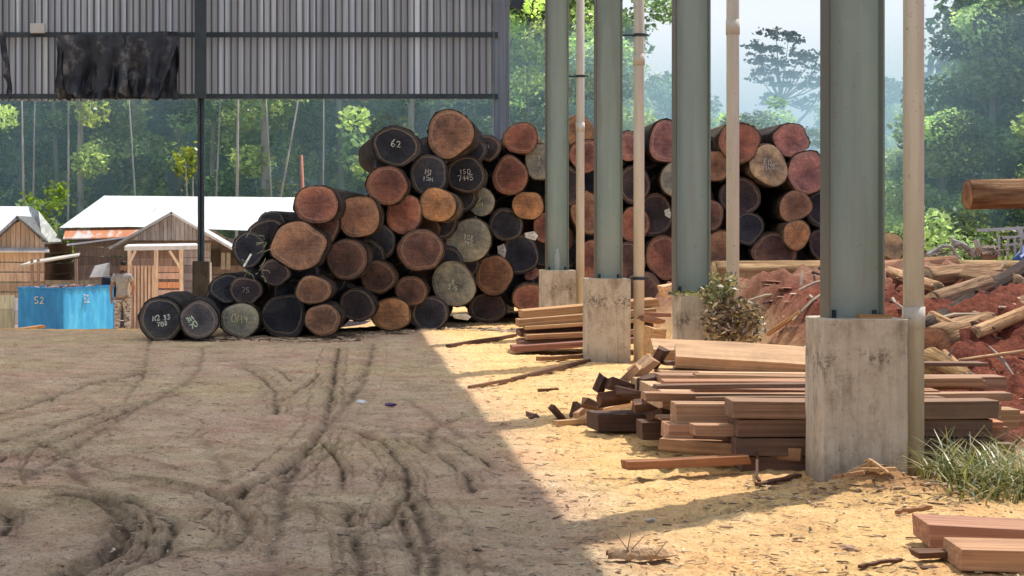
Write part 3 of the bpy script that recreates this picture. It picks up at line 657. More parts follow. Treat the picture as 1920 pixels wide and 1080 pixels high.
# cx, cy, rx, ry, depth offset, tint, yaw deg, writing, label
LOGS = [
 (592, 383, 43, 36, .25, 'rb', 12, None, 'reddish brown log at the stepped left top of the stack beside the white roof'),
 (508, 417, 26, 21, 1.1, 'bk', 24, None, 'small mossy dark log sitting against the white roof behind'),
 (672, 406, 41, 40, .0, 'br', 6, None, 'round brown log directly right of the reddish stepped log'),
 (562, 461, 52, 45, .0, 'br', 6, None, 'largest lopsided brown log with chipped upper rim on the left of the stack'),
 (466, 468, 31, 33, .3, 'bk', 18, None, 'mossy black log with twigs stuck to it, outermost left in the second step'),
 (517, 510, 27, 25, .0, 'dk', 8, None, 'small purplish dark log tucked under the lopsided brown log'),
 (651, 486, 37, 40, .15, 'db', 8, None, 'dim brown log with a frayed bright bark rim, below two round brown logs'),
 (587, 544, 33, 28, .0, 'br', 4, None, 'flattened light brown log resting on the bottom row'),
 (605, 600, 34, 30, -.1, 'br', 4, None, 'brown bottom log touching the ground below the flattened light one'),
 (450, 600, 37, 32, .0, 'gr', 4, ('0M9', .13, (.95, 1, .6)), 'grey green bottom log with faint yellow and white scrawl'),
 (462, 545, 31, 26, .3, 'dk', 8, ('75', .10, (.4, .42, .45)), 'dark log above the scrawled grey green bottom log'),
 (532, 592, 42, 42, .5, 'bk', 8, None, 'wide black bottom log in deep shade left of a brown bottom log'),
 (708, 518, 32, 33, .1, 'db', 6, None, 'dark brown log in the middle of the third row'),
 (670, 571, 34, 31, .1, 'dk', 6, None, 'dark bottom row log with a pale ring, left of the orange one'),
 (733, 589, 36, 31, -.05, 'og', 4, None, 'orange brown bottom log with mossy left rim'),
 (725, 348, 40, 36, .0, 'rb', 10, None, 'red brown log right under the tall dark numbered log'),
 (743, 273, 42, 39, .2, 'bk', -9, ('62', .13, (.9, .9, .9)), 'dark log high on the stack chalked with the number 62'),
 (845, 252, 45, 44, .0, 'br', 13, None, 'topmost big brown log, crown of the stack'),
 (912, 276, 26, 24, .2, 'dk', 10, ('TM', .08, (.5, .48, .4)), 'small dark log squeezed right of the topmost big log'),
 (804, 328, 35, 38, .35, 'bk', 6, ('M1/15M', .10, (.85, .85, .85)), 'black log with two lines of chalk below the topmost log on its left'),
 (873, 327, 38, 34, .1, 'bk', 10, ('150/7445', .10, (.95, .95, .95)), 'black log with chalked code and pale rim below the topmost log'),
 (820, 384, 35, 32, -.15, 'og', 14, None, 'bright orange log with sunlit bark edge at the heart of the stack'),
 (758, 402, 34, 37, .2, 'rb', 6, None, 'shadowed red brown log left of the bright orange one'),
 (900, 377, 27, 27, .0, 'gr', 6, ('J/EM', .09, (.95, .95, .55)), 'small grey green log with yellow and white marks'),
 (957, 330, 33, 37, .0, 'rb', 8, None, 'upright oval red brown log with a bright rim sliver'),
 (976, 259, 33, 29, .0, 'rb', 13, None, 'top log with its long pale body shining in the sun'),
 (1014, 302, 28, 37, .0, 'gr', 6, ('TI/NI', .08, (.8, .85, .8)), 'mottled grey log half behind the fourth column'),
 (990, 385, 29, 28, .0, 'og', 4, None, 'small clean orange brown round left of the fourth column'),
 (789, 470, 44, 39, .0, 'db', 6, None, 'wide dull brown oval log left of the grey numbered log'),
 (879, 450, 43, 41, -.05, 'gr', 6, ('12E/J95', .10, (.95, 1, .95)), 'large grey green log marked 12E 95 with bright upper rim'),
 (851, 533, 42, 42, -.1, 'gr', 4, ('R/S75', .09, (.9, 1, .9)), 'pale grey round log marked at its left, cracked at the bottom'),
 (926, 516, 36, 37, .1, 'br', 8, None, 'rust brown log right of the pale grey cracked one'),
 (770, 545, 31, 28, .2, 'db', 6, None, 'dim log left of the pale grey cracked one'),
 (713, 455, 29, 33, .55, 'bk', 6, None, 'sunken black log between two brown ovals in the middle row'),
 (805, 588, 38, 31, .35, 'bk', 6, None, 'black bottom log right of the orange brown one'),
 (915, 578, 36, 28, .3, 'dk', 6, None, 'dark purplish bottom log with bark flakes beside it'),
 (948, 421, 32, 31, .3, 'bk', 6, None, 'black log with grey patches under the oval red brown log'),
 (974, 477, 36, 37, .3, 'bk', 6, None, 'large black log with a torn white flap of bark'),
 (1021, 428, 22, 28, .1, 'rb', 6, None, 'brown log sliver just left of the fourth column at mid height'),
 (996, 560, 33, 28, -.6, 'rb', 6, None, 'red brown bottom log partly behind the fourth pedestal'),
 (996, 512, 14, 13, .4, 'pk', 4, None, 'tiny pinkish log end above the red bottom log'),
 (427, 541, 33, 27, .6, 'bk', 8, None, 'black log behind the left end of the bottom row'),
 (1256, 267, 38, 41, .0, 'pk', 2, None, 'big pinkish log showing left of the second column at the top'),
 (1178, 276, 27, 28, .1, 'pk', 3, None, 'striped pink log behind the third downpipe, top row'),
 (1098, 292, 31, 31, .0, 'rb', 5, None, 'red brown log with bright top bark between fourth downpipe and third column'),
 (1386, 266, 39, 38, .0, 'rb', 4, None, 'large clean red log behind the second downpipe, top row'),
 (1440, 308, 34, 40, .0, 'tn', -4, ('EM/1105', .10, (1, 1, 1)), 'half cream half grey log with a block of white writing'),
 (1483, 262, 33, 32, .05, 'pk', -3, None, 'highest pinkish log just below the lone tree'),
 (1515, 323, 38, 40, .0, 'pk', -3, None, 'large pink log with chipped top next to the first column'),
 (1492, 387, 31, 29, .0, 'br', 4, None, 'brown ringed log below the large pink one'),
 (1493, 441, 26, 27, -.1, 'og', 0, None, 'small bright orange round log low on the right'),
 (1386, 368, 38, 36, .3, 'dk', 4, None, 'mossy dark log right of the second downpipe'),
 (1452, 473, 44, 34, .2, 'db', 4, None, 'wide brown log behind the sunlit lying trunk'),
 (1540, 392, 30, 34, .3, 'bk', 2, None, 'dark log behind the left edge of the first column'),
 (1272, 336, 32, 36, -.05, 'gr', 10, None, 'black rimmed grey log left of the second column'),
 (1340, 312, 31, 30, .1, 'br', 4, None, 'tan brown log between second column and second downpipe'),
 (1334, 404, 22, 30, .1, 'db', 8, None, 'log with pale torn bark between second column and second downpipe'),
 (1244, 482, 34, 40, .0, 'rb', 3, None, 'reddish log left of the second column at lower height'),
 (1180, 490, 30, 38, .1, 'db', 3, None, 'dark red log with a light split behind the third downpipe'),
 (1108, 486, 28, 38, .1, 'rb', 3, None, 'pinkish red log between fourth downpipe and third column, low'),
 (1225, 405, 38, 38, .3, 'dk', 3, None, 'dark log above the reddish one left of the second column'),
 (1102, 398, 30, 42, .1, 'br', 3, None, 'brown log between fourth downpipe and third column at mid height'),
 (1352, 472, 32, 40, .1, 'br', 3, None, 'brown log low between second column and second downpipe'),
 (1205, 548, 36, 40, -.1, 'db', 3, None, 'dim purple brown bottom log right of the third column'),
 (1402, 428, 30, 30, .25, 'bk', 3, None, 'black log right of the second downpipe at lower height'),
 (1547, 458, 30, 34, .3, 'dk', 3, None, 'dark log with light flecks at the foot of the first column'),
 (1188, 345, 30, 36, .2, 'dk', 3, None, 'dark log under the striped pink one behind the third downpipe'),
 (1190, 420, 28, 34, .2, 'rb', 3, None, 'maroon log behind the third downpipe at mid height'),
 (1060, 350, 36, 38, .2, 'dk', 3, None, 'log mostly hidden by the fourth column, upper half'),
 (1110, 560, 34, 34, .1, 'db', 3, None, 'bottom log seen between fourth downpipe and third pedestal'),
 (1300, 410, 30, 30, .2, 'dk', 3, None, 'dark log mostly hidden by the second column'),
 (1295, 560, 34, 38, .1, 'dk', 3, None, 'dark bottom log beside the left edge of the second pedestal'),
]
def add_log(cx, cy, rx, ry, dz, tk, yaw, wr, label, L=None, group=None, seed=None, cat='log'):
    Y = Zf(cx, cy)+dz; k = Y/FPX; seed = seed if seed is not None else int(cx*7+cy)
    L = L or (4.6+.8*((seed*37) % 10)/10)
    if 930 < cx < 1030: L = 4.6
    t = TINTS[tk]; dark = tk in ('bk', 'dk'); sh = ((.62+.55*((seed*13) % 17)/17) if cx < 1000 and tk != 'og' else 1.0) if tk not in ('gr', 'tn') else 1.0; t = (t[0]*sh, t[1]*sh*1.02, t[2]*sh*1.12)  # deep shade among the logs is put into their end tints
    wob = .11 if (rx > 48 or tk in ('pk', 'tn')) else .075
    o = log_geom(rx*k*1.035, ry*k*1.035, L, seed, tint=t, wob=wob, btint=((.32, .34, .45) if seed % 3 else (.75, .8, .7)) if dark else ((.6, .55, .52) if seed % 4 else (1.5, 1.35, 1.1)), bark=PEELEDLIT if cx in (976,) else BARK, endr=.95 if not dark else .97)  # one top log gets its sunlit flank as paler wood
    o.location = P(cx, cy, Y); o.rotation_euler = (math.radians(random.uniform(-.6, .6)), 0, -math.radians(yaw*.42+1.5))
    tag(o, label, cat, group or 'logs in the great stack')
    if wr: chalk(wr[0].split('/'), wr[1]*.8, o, -.022, cz=0, cx=0, rot=random.uniform(-.15, .15), thick=.008, tint=wr[2])
    return o
random.seed(11)
LOBJ = {}
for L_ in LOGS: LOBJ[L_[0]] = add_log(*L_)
# dark filler logs added so the gaps between the front ones look black
outline = [(400, 625), (400, 545), (460, 520), (480, 440), (560, 440), (600, 400), (690, 370), (715, 300), (780, 290), (830, 270), (900, 270), (960, 280), (1040, 265), (1180, 285), (1260, 265), (1340, 285), (1410, 290), (1400, 460), (1420, 500), (1560, 480), (1560, 500), (1350, 560), (1230, 590), (960, 600), (850, 605), (640, 622)]
def inside(x, y, poly):
    c = False
    for (x1, y1), (x2, y2) in zip(poly, poly[1:]+poly[:1]):
        if (y1 > y) != (y2 > y) and x < (x2-x1)*(y-y1)/(y2-y1)+x1: c = not c
    return c
placed = []
for _ in range(6000):
    x = random.uniform(400, 1560); y = random.uniform(260, 620)
    if not inside(x, y, outline): continue
    d = min(math.hypot((x-l[0])/l[2], (y-l[1])/l[3]) for l in LOGS)
    if d < 1.0: continue
    r = random.uniform(30, 38)
    if any(math.hypot(x-a, y-b) < (r+c)*.45 for a, b, c in placed): continue
    base = 442+CAMH*FPX/(Zf(x, y)+1.2)
    if y+r > base and x < 1300: continue
    placed.append((x, y, r))
for i, (x, y, r) in enumerate(placed[:90]):
    add_log(x, y, r, r*.97, random.uniform(.7, 1.3), random.choice(['bk', 'bk', 'bk', 'dk', 'dk', 'db']), random.uniform(2, 5), None, 'dark filler log added to blacken a gap between larger ones', group='filler logs in the great stack', seed=900+i, L=3.6)
# the two dark logs lying at the left foot
def lying(name_px0, name_px1, r0, label, tint=BR, bark=BARK, btint=(1, 1, 1), seed=5, group=None, cat='log', wob=.05, name='log', taper=0):
    a, b = Vector(name_px0), Vector(name_px1); d = b-a
    o = log_geom(r0, r0, d.length, seed, tint=tint, bark=bark, btint=btint, wob=wob, name=name, taper=taper)
    o.location = a; o.rotation_mode = 'QUATERNION'; o.rotation_quaternion = d.to_track_quat('Y', 'Z')
    tag(o, label, cat, group); return o
a = P(302, 598, 28.0)
o = lying(a, a+Vector((.10, 2.3, .02)), 47*28/FPX*.92, 'black log with chalked number N2 33 lying at the left foot of the stack', BLK, seed=71, btint=(.3, .32, .42), group='logs in the great stack')
chalk(['N2 33', '708'], .065, o, -.02, cx=.02, cz=-.02, rot=.12, thick=.010)
a = P(373, 600, 27.75)
o = lying(a, a+Vector((-.08, 1.5, 0)), 37*28/FPX, 'dark hollow ringed log leaning against the black numbered log', (.09, .09, .11), seed=72, btint=(.35, .37, .45), group='logs in the great stack')
chalk(['3M', '70'], .075, o, -.02, cx=-.10, cz=-.02, rot=.5, thick=.011, tint=(.8, .95, .8))
# log with sunlight put into its pale body, behind the fourth downpipe and the half cream patch
o = lying(P(1085, 246, 35.2), P(1085, 246, 35.2)+Vector((.5, 4, .0)), 30*35/FPX, 'sunlit pale log on top, behind the fourth downpipe', OR, PEELEDLIT, (1.1, 1.05, 1), 73, 'logs in the great stack')
# twigs on the mossy log
tw = empty('twig_tangle', P(470, 470, 28.9), 'pale twigs and moss caught on the outermost left log', 'twigs')
t = MB()
for k in range(16):
    t = MB(); p = P(random.uniform(446, 500), random.uniform(445, 520), 28.95); q = p+Vector((random.uniform(-.12, .12), -.03, random.uniform(-.15, .15))); m_ = (p+q)/2+Vector((.03, -.03, .02)); t.tube([p-tw.location, m_-tw.location, q-tw.location], .006, 4, (.5, .55, .35)); t.build('twig', CHALK, tw)
t = MB(); t.bar(P(457, 500, 28.8)-tw.location, P(471, 476, 28.8)-tw.location, .02, .03, (1.4, 1.4, 1.3))
t.build('twig', CHALK, tw)
# bark flaps
def flap(px, py, Y, w, h, label, tint=(1, 1, 1), mat=CHALK):
    o = MB().slab([(-w/2, 0, h*.3), (w*.2, -.02, h*.5), (w/2, 0, .0), (w*.3, -.03, -h*.5), (-w*.4, 0, -h*.2)], .01, tint).build('bark_flap', mat)
    o.location = P(px, py, Y); tag(o, label, 'bark flap', 'loose bark flaps'); return o
flap(996, 442, 33.6, .24, .16, 'torn white bark flap on a black log beside the fourth column')
flap(941, 470, 33.2, .16, .24, 'grey pointed bark flap right of the large numbered log', (.5, .5, .55))
flap(866, 594, 31.2, .30, .10, 'curled pale bark below the cracked grey log', (.8, .75, .7))
flap(1252, 400, 34.2, .12, .18, 'square white chip between logs left of the second column', (.9, .9, .8))

# ------------------------------------------------------------------ sawn timber
def plank(px0, px1, pyt, Y, h, d, label, rz=0, ry=0, tint=(1, 1, 1), group='sawn timber stacked behind the nearest pedestal', cat='timber', mat=PLANK, name='timber_beam', rx=0):
    a = P(px0, pyt, Y); L = (px1-px0)*Y/FPX
    mb = MB(); M_ = Matrix.Identity(4)
    mb.beam(L, d, h, tint)
    o = mb.build(name, mat, bevel=.004); o.location = a; o.rotation_euler = (math.radians(rx), math.radians(ry), math.radians(rz)); tag(o, label, cat, group); return o
k = FPX/12.62
YN = 12.58  # tints below hold shade on the front tier, sun on the upper
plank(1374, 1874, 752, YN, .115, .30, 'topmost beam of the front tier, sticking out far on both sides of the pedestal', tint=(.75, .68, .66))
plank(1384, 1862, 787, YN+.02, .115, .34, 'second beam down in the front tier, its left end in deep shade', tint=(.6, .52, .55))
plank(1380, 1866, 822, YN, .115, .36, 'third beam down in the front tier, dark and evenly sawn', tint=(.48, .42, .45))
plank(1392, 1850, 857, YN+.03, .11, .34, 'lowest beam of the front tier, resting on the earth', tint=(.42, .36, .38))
plank(1268, 1878, 757, 13.0, .17, .22, 'broad pale beam set back behind the front tier', tint=(1.15, 1.05, .95))
plank(1270, 1890, 801, 13.02, .09, .24, 'thin beam below the broad pale one', tint=(1.0, .85, .8))
plank(1302, 1392, 797, 12.72, .075, .16, 'short light stub jutting between front tier and broad beam', tint=(1.25, 1.1, 1.0))
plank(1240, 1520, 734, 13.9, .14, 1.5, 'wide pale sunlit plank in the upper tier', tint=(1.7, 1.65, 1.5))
plank(1212, 1900, 737, 13.7, .06, .2, 'upper tier beam with a square white end pushed out left', tint=(1.3, 1.15, 1.05))
plank(1236, 1890, 703, 14.8, .10, .3, 'purplish board under the leaning top planks', tint=(1.1, .95, .9), ry=.3)
plank(1240, 1530, 696, 15.3, .05, .35, 'thin pale slat with a bright edge under the leaning top planks', tint=(1.35, 1.25, 1.1), ry=1.0)
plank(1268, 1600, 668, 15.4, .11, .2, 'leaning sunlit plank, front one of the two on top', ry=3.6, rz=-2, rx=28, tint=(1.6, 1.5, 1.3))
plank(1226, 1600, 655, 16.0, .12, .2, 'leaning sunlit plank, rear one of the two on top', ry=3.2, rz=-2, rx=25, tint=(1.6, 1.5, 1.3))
plank(1236, 1500, 822, 12.9, .08, .16, 'diagonal square beam lying in front, pointing at the pedestal', rz=-22, ry=2.0, tint=(.85, .7, .55))
plank(1176, 1420, 866, 12.30, .055, .12, 'low dark orange slat half sunk in the yard in front of the beams', rz=10, ry=-1.5, tint=(.8, .52, .36))
plank(1255, 1300, 797, 12.95, .10, .3, 'small square block with pink end left of the broad pale beam', tint=(1.2, 1, .95))
plank(1120, 1262, 778, 15.0, .13, .4, 'heavy dark short beam under the jumble of offcuts', tint=(.25, .2, .22), rz=4)
plank(1205, 1268, 792, 14.0, .13, .3, 'shadowed block end below the offcut jumble', tint=(.25, .2, .2))
random.seed(55)
for i in range(16):
    Yp = random.uniform(13.2, 15.8); pyt = random.uniform(712, 790)-(Yp-13.2)*16; x0 = random.uniform(1222, 1330)
    plank(x0, x0+random.uniform(320, 620), pyt, Yp, random.choice([.025, .03, .045, .06]), random.uniform(.1, .3), 'thin rough board filling the upper tiers of the stack', rz=random.uniform(-3, 3), ry=random.uniform(-.8, 1.2), tint=random.choice([(1.5, 1.4, 1.25), (1.2, 1.05, .9), (.55, .48, .48), (.8, .7, .62), (1.0, .75, .65)]), group='thin boards filling the stack', name='thin_board')
# boards seen right of the pedestal
plank(1600, 1884, 791, 12.75, .05, .25, 'reddish flat board stepping out on the right under the topmost beam', tint=(1.3, .85, .7))
plank(1600, 1912, 768, 13.25, .13, .25, 'right end of a rear beam with a cream sawn corner', tint=(1.2, 1.1, .9))
plank(1600, 1905, 832, 12.85, .12, .3, 'grey weathered board end low on the right above the grass', tint=(.8, .85, .8))
plank(1700, 1960, 775, 13.9, .10, .2, 'reddish beam running out of the picture on the right', tint=(1.1, .8, .75))
# two heavy boards in the right foreground
plank(1742, 2300, 985, 9.3, .11, .40, 'heavy reddish board lying behind, in the near right corner', rz=-6, ry=1.2, tint=(1.0, .76, .72), group='heavy boards in the near right corner')
plank(1800, 2300, 1030, 8.75, .10, .36, 'heavy tan board lying in front, in the near right corner', rz=-4, ry=1.0, tint=(1.05, .88, .74), group='heavy boards in the near right corner')
plank(1790, 2300, 1068, 8.85, .08, .3, 'dark board under the heavy tan one', rz=-2, tint=(.6, .45, .4), group='heavy boards in the near right corner')
for i, (x0, y0, w) in enumerate([(1722, 1022, .5), (1728, 1050, .5)]):
    plank(x0, x0+70, y0+14, 9.0-.1*i, .03, .12, ['thin dark slat poking from under the heavy boards, upper', 'thin dark slat poking from under the heavy boards, lower'][i], rz=3, tint=(.35, .25, .2), group='heavy boards in the near right corner')
# offcuts tumbling left of the stack
random.seed(5)
off = [(1232, 672, 15.6, .22, 20, -60, .13), (1205, 690, 15.5, .26, 10, -45, .12), (1180, 702, 15.4, .24, -15, -40, .1), (1160, 722, 15.2, .24, 30, 10, .12), (1128, 722, 15.2, .16, -30, -70, .10), (1150, 745, 15.0, .3, 5, -8, .12), (1185, 740, 14.9, .3, -12, 12, .14),
       (1218, 716, 15.0, .22, 25, -18, .16), (1210, 760, 14.6, .25, 10, 3, .12), (1048, 775, 16.2, .22, 10, 50, .07), (1075, 770, 16.2, .16, -20, -60, .08), (1095, 772, 16.0, .2, 15, -25, .09), (1112, 760, 15.8, .2, -8, 20, .11), (1240, 780, 13.9, .22, 30, 6, .10), (1000, 783, 16.4, .10, 30, -5, .06), (993, 778, 16.5, .05, 0, -80, .05)]
for i, (px, py, Y, L, rz, ry, h) in enumerate(off):
    c = P(px, py, Y)
    L *= .85; h *= .62; w_ = random.uniform(.03, .07)
    mb = MB().box(-L/2, L/2, -w_, w_, -h/2, h/2, (1.2, 1.1, .95) if i in (1, 2, 11) else (.33, .25, .25), j=.022)
    o = mb.build('timber_offcut', PLANK, bevel=.004); o.location = c; o.rotation_euler = (math.radians(random.uniform(-25, 25)), math.radians(ry), math.radians(rz+random.uniform(-20, 20)))
    lone = i >= 14
    tag(o, 'small dark offcut lying apart on the yard left of the jumble' if lone else ('splintered pale offcut leaning in the jumble at the left of the beams' if i in (1, 2, 11) else 'dark rough offcut tumbled at the left end of the beams'), 'offcut',
        'stray offcuts' if lone else ('pale offcuts' if i in (1, 2, 11) else 'dark offcuts'))
# flat slats on the yard
def slat(p0, p1, w, h, label, tint, mat=PLANK, group='loose slats on the yard', name='loose_stick'):
    a, b = Vector(p0), Vector(p1); d = b-a
    mb = MB(); n = 6
    pts = [Vector((d.length*i/n, random.uniform(-.01, .01), random.uniform(-.004, .004))) for i in range(n+1)]
    for q, r_ in zip(pts[:-1], pts[1:]): mb.bar(q, r_+(r_-q)*.02, w*random.uniform(.8, 1.1), h, tint)
    o = mb.build(name, mat); o.location = a; o.rotation_mode = 'QUATERNION'; o.rotation_quaternion = d.to_track_quat('X', 'Z'); tag(o, label, 'stick', group); return o
def GG(px, py, dz=.02):
    v = G(px, py); return Vector((v.x, v.y, gz(v.x, v.y)+dz))
slat(GG(1010, 680, .04), GG(1095, 676, .04), .1, .05, 'dark edged slat beside the third pedestal', (.9, .7, .5))
slat(GG(1040, 797, .03), GG(1230, 786, .04), .08, .04, 'long pale slat lying below the offcuts', (1.3, 1.2, .9))
slat(GG(1085, 785, .05), GG(1240, 768, .10), .12, .03, 'cream slat wedged under the offcut jumble', (1.5, 1.4, 1.2))
slat(GG(1240, 800, .1), GG(1395, 822, .04), .10, .03, 'bright narrow slat between the stack and the diagonal beam', (1.5, 1.4, 1.3))
slat(GG(880, 728), GG(960, 712), .05, .03, 'thin dark stick just outside the shadow edge', (.5, .38, .3))
slat(GG(960, 712), GG(1105, 680), .06, .04, 'long dark stick running up to the third pedestal', (.45, .33, .28))
slat(GG(1010, 738), GG(1045, 736), .04, .03, 'tiny dark stick alone on bright sand', (.5, .35, .25))
slat(GG(840, 652), GG(965, 632), .08, .05, 'dark pole lying near the foot of the log stack', (.35, .25, .22))
slat(GG(1680, 965), GG(1745, 955), .03, .02, 'thin stick near the right edge of the grass', (.8, .6, .4))
slat(GG(1610, 1066), GG(1690, 1056), .025, .015, 'thin dark twig in the near foreground sand', (.35, .25, .2))
slat(GG(1420, 908, .015), GG(1500, 895, .02), .05, .02, 'dark splinter on the sand beside the pedestal shadow', (.4, .28, .22))
slat(GG(1422, 905, .02), GG(1419, 884, .12), .02, .02, 'short stake standing in the sand', (.3, .2, .16))

# timber behind the third pedestal
grp = 'sawn timber stacked behind the third pedestal'
def tilt_beam(x0, y0, x1, y1, Y, h, d, label, tint):
    a, b = P(x0, y0, Y), P(x1, y1, Y); dd = b-a
    o = MB().box(0, dd.length, 0, d, -h, 0, tint, j=.006).build('timber_beam', PLANK, bevel=.004)
    o.location = a; o.rotation_euler = (0, -math.asin(dd.z/dd.length), 0); tag(o, label, 'timber', grp)
for x0, y0, x1, y1, Y, h, d, lb, t in [
    (980, 584, 1235, 560, 25.6, .10, .7, 'top beam of the distant stack, sunlit and sloping up right', (1.35, 1.15, .8)),
    (972, 600, 1230, 578, 25.3, .10, .5, 'second beam of the distant stack with a pale long side', (1.3, 1.1, .85)),
    (985, 612, 1230, 596, 25.2, .05, .4, 'thin cream board in the distant stack', (1.4, 1.25, .95)),
    (975, 619, 1225, 606, 25.4, .09, .6, 'purple shadowed beam in the middle of the distant stack', (.35, .28, .35)),
    (988, 628, 1225, 617, 25.0, .07, .4, 'bright narrow board above the dark gap of the distant stack', (1.4, 1.2, .9)),
    (975, 640, 1225, 622, 25.1, .10, .6, 'second lowest beam of the distant stack, dull pink', (.9, .72, .75)),
    (962, 650, 1220, 632, 24.7, .07, .5, 'lowest board of the distant stack, purple brown', (.75, .5, .55))]:
    tilt_beam(x0, y0, x1, y1, Y, h, d, lb, t)
# light block and chunks between third pipe and second pedestal
for px, py, Y, w, h, lb, t in [(1228, 640, 19.5, .16, .26, 'upright pale wood block just left of the second pedestal', (1.5, 1.3, .9)), (1255, 544, 22.5, .18, .12, 'white chunk of wood perched left of the second pedestal', (1.6, 1.5, 1.3)), (1222, 600, 23.5, .3, .06, 'broken grey board behind the third downpipe', (.9, .7, .65)), (1232, 588, 24.0, .3, .05, 'split pink board above a broken grey board', (1.1, .8, .75))]:
    c = P(px, py, Y); o = MB().box(-w/2, w/2, -.1, .1, -h/2, h/2, t, j=.02).build('wood_chunk', PLANK, bevel=.005); o.location = c; o.rotation_euler = (0, random.uniform(-.2, .2), .3); tag(o, lb, 'wood chunk')

# ------------------------------------------------------------------ things on the dirt bank (right)
def GM(px, py, dz=.0):
    for Y in np.arange(15, 34, .05):
        p = P(px, py, Y)
        if p.z <= gz(p.x, p.y)+.03: break
    return Vector((p.x, p.y, gz(p.x, p.y)+.05+dz))
lying(P(1338, 516, 26.3), P(1600, 515, 26.5), .20, 'long yellow debarked trunk lying along the crest of the dirt bank', TAN, PEELEDLIT, (1.25, 1.2, 1.0), 81, 'trunks on the dirt bank', name='fallen_trunk')
lying(P(1575, 520, 26.9), P(1792, 506, 27.0), .19, 'pinkish split trunk end lying right of the first column', PINK, PEELEDLIT, (1.15, .9, .85), 82, 'trunks on the dirt bank', wob=.1, name='fallen_trunk')
lying(P(1790, 515, 27.6), P(2200, 518, 28.0), .24, 'mossy trunk running right from the pinkish trunk end', BR, PEELEDLIT, (1.0, 1.0, .8), 83, 'trunks on the dirt bank', wob=.1, name='fallen_trunk')
lying(GM(1735, 548, .12), GM(1862, 540, .14), .14, 'cream split slab below the pinkish trunk', TAN, PEELEDLIT, (1.3, 1.2, 1.1), 84, 'trunks on the dirt bank', wob=.14, name='fallen_trunk')
lying(GM(1725, 650, .12), GM(2010, 520, .45), .085, 'dark straight pole propped diagonally up the bank', DB, BARK, (1.0, .8, .8), 85, 'trunks on the dirt bank', name='leaning_pole')
lying(GM(1752, 655, -.02), GM(2060, 560, .06), .21, 'big furrowed pale trunk lying up the slope at the right edge', BR, PEELEDLIT, (1.05, .95, .85), 86, 'trunks on the dirt bank', wob=.12, name='fallen_trunk')
lying(GM(1740, 712, .10), GM(1815, 735, .08), .17, 'short yellow stump piece on the red soil behind the timber', TAN, PEELEDLIT, (1.35, 1.25, .85), 87, 'trunks on the dirt bank', wob=.16, name='fallen_trunk', taper=.9)
lying(P(1470, 688, 16.2), P(1565, 625, 17.2), .05, 'pale blue grey pole leaning behind the nearest pedestal', TAN, OLDWOOD, (1.4, 1.4, 1.4), 88, 'trunks on the dirt bank', name='leaning_pole')
lying(P(1640, 462, 30.5), P(1672, 462, 29.6), .22, 'yellow mossy stump showing between first column and its downpipe', TAN, PEELEDLIT, (1.2, 1.2, .8), 89, 'trunks on the dirt bank', wob=.15, name='tree_stump')
lying(GM(1770, 688, .10), GM(1842, 738, .06), .03, 'slender stick sloping down the red soil', TAN, PEELEDLIT, (1.1, 1, .9), 90, 'sticks on the dirt bank', name='stick')
lying(GM(1800, 700, .10), GM(1930, 690, .14), .018, 'thin pale stick on red soil near the right edge', TAN, PEELEDLIT, (1.5, 1.4, 1.3), 91, 'sticks on the dirt bank', name='stick')
for i, (x0, y0, x1, y1, r_, lb, tt) in enumerate([
    (1745, 580, 1850, 556, .10, 'grey split slab lying across the middle of the bank', (1.0, .95, .95)), (1760, 530, 1905, 552, .12, 'rough brown trunk lying under the crest at the right', (.9, .8, .7)),
    (1668, 522, 1760, 560, .07, 'pale broken limb between first column and its downpipe', (1.3, 1.2, 1.1)), (1440, 640, 1500, 610, .025, 'tan stick propped on red soil left of the first column', (1.3, 1.1, .9)),
    (1830, 640, 1925, 610, .07, 'pale splintered limb low on the bank at the right edge', (1.2, 1.1, .95)), (1745, 606, 1790, 640, .05, 'short cream splinter on the bank right of the first downpipe', (1.5, 1.4, 1.2))]):
    lying(GM(x0, y0, .05), GM(x1, y1, .10), r_, lb, TAN, PEELEDLIT, tt, 140+i, 'broken timber on the dirt bank', wob=.16, name='broken_limb', taper=.05)
# stepped log end high at the right edge on cross stacked logs beyond the frame
lying(P(1814, 366, 30.0), P(1814, 366, 30.0)+Vector((6.2, .4, .12)), .235, 'furrowed orange trunk jutting in high from the right edge', OR, PEELEDLIT, (1.1, .9, .72), 92, 'trunks on the dirt bank', wob=.12, name='fallen_trunk')
for i, (dx, z) in enumerate([(11.6, .95), (14.2, .95), (12.9, .95), (12.2, 1.6), (13.6, 1.6)]):
    o = log_geom(.36, .36, 4.5, 300+i, tint=BR, wob=.04); o.location = (dx, 27.8, z-.1); tag(o, 'large log carrying the jutting orange trunk beyond the right edge', 'log', 'logs carrying the jutting trunk')
# roots and branches
rb = MB()
def root(pts, Y, r, tint=(1, 1, 1)):
    P_ = [P(x, y, Y+random.uniform(-.1, .1)) for x, y in pts]; n = len(P_); rb.tube(P_, [r*(1-.5*i/n) for i in range(n)], 6, tint)
root([(1738, 478), (1755, 468), (1768, 461), (1782, 462), (1790, 472), (1796, 484)], 28.3, .035, (1.3, 1.3, 1.4))
root([(1784, 450), (1800, 455), (1812, 460), (1826, 472)], 28.5, .03, (1.5, 1.5, 1.5))
root([(1788, 458), (1800, 457), (1815, 468), (1828, 482)], 28.5, .04, (1.3, 1.25, 1.3))
root([(1829, 450), (1833, 462), (1836, 475)], 28.6, .05, (1.6, 1.5, 1.4))
root([(1825, 472), (1850, 466), (1872, 468)], 28.8, .07, (.8, .6, .5))
root([(1840, 480), (1870, 478)], 28.7, .08, (.9, .6, .5))
for _ in range(26):
    x = random.uniform(1740, 1880); y = random.uniform(466, 486); root([(x, y), (x+random.uniform(-14, 14), y-random.uniform(0, 10)), (x+random.uniform(-22, 22), y+random.uniform(-14, 6))], 28.6, .018, (1, .9, .85))
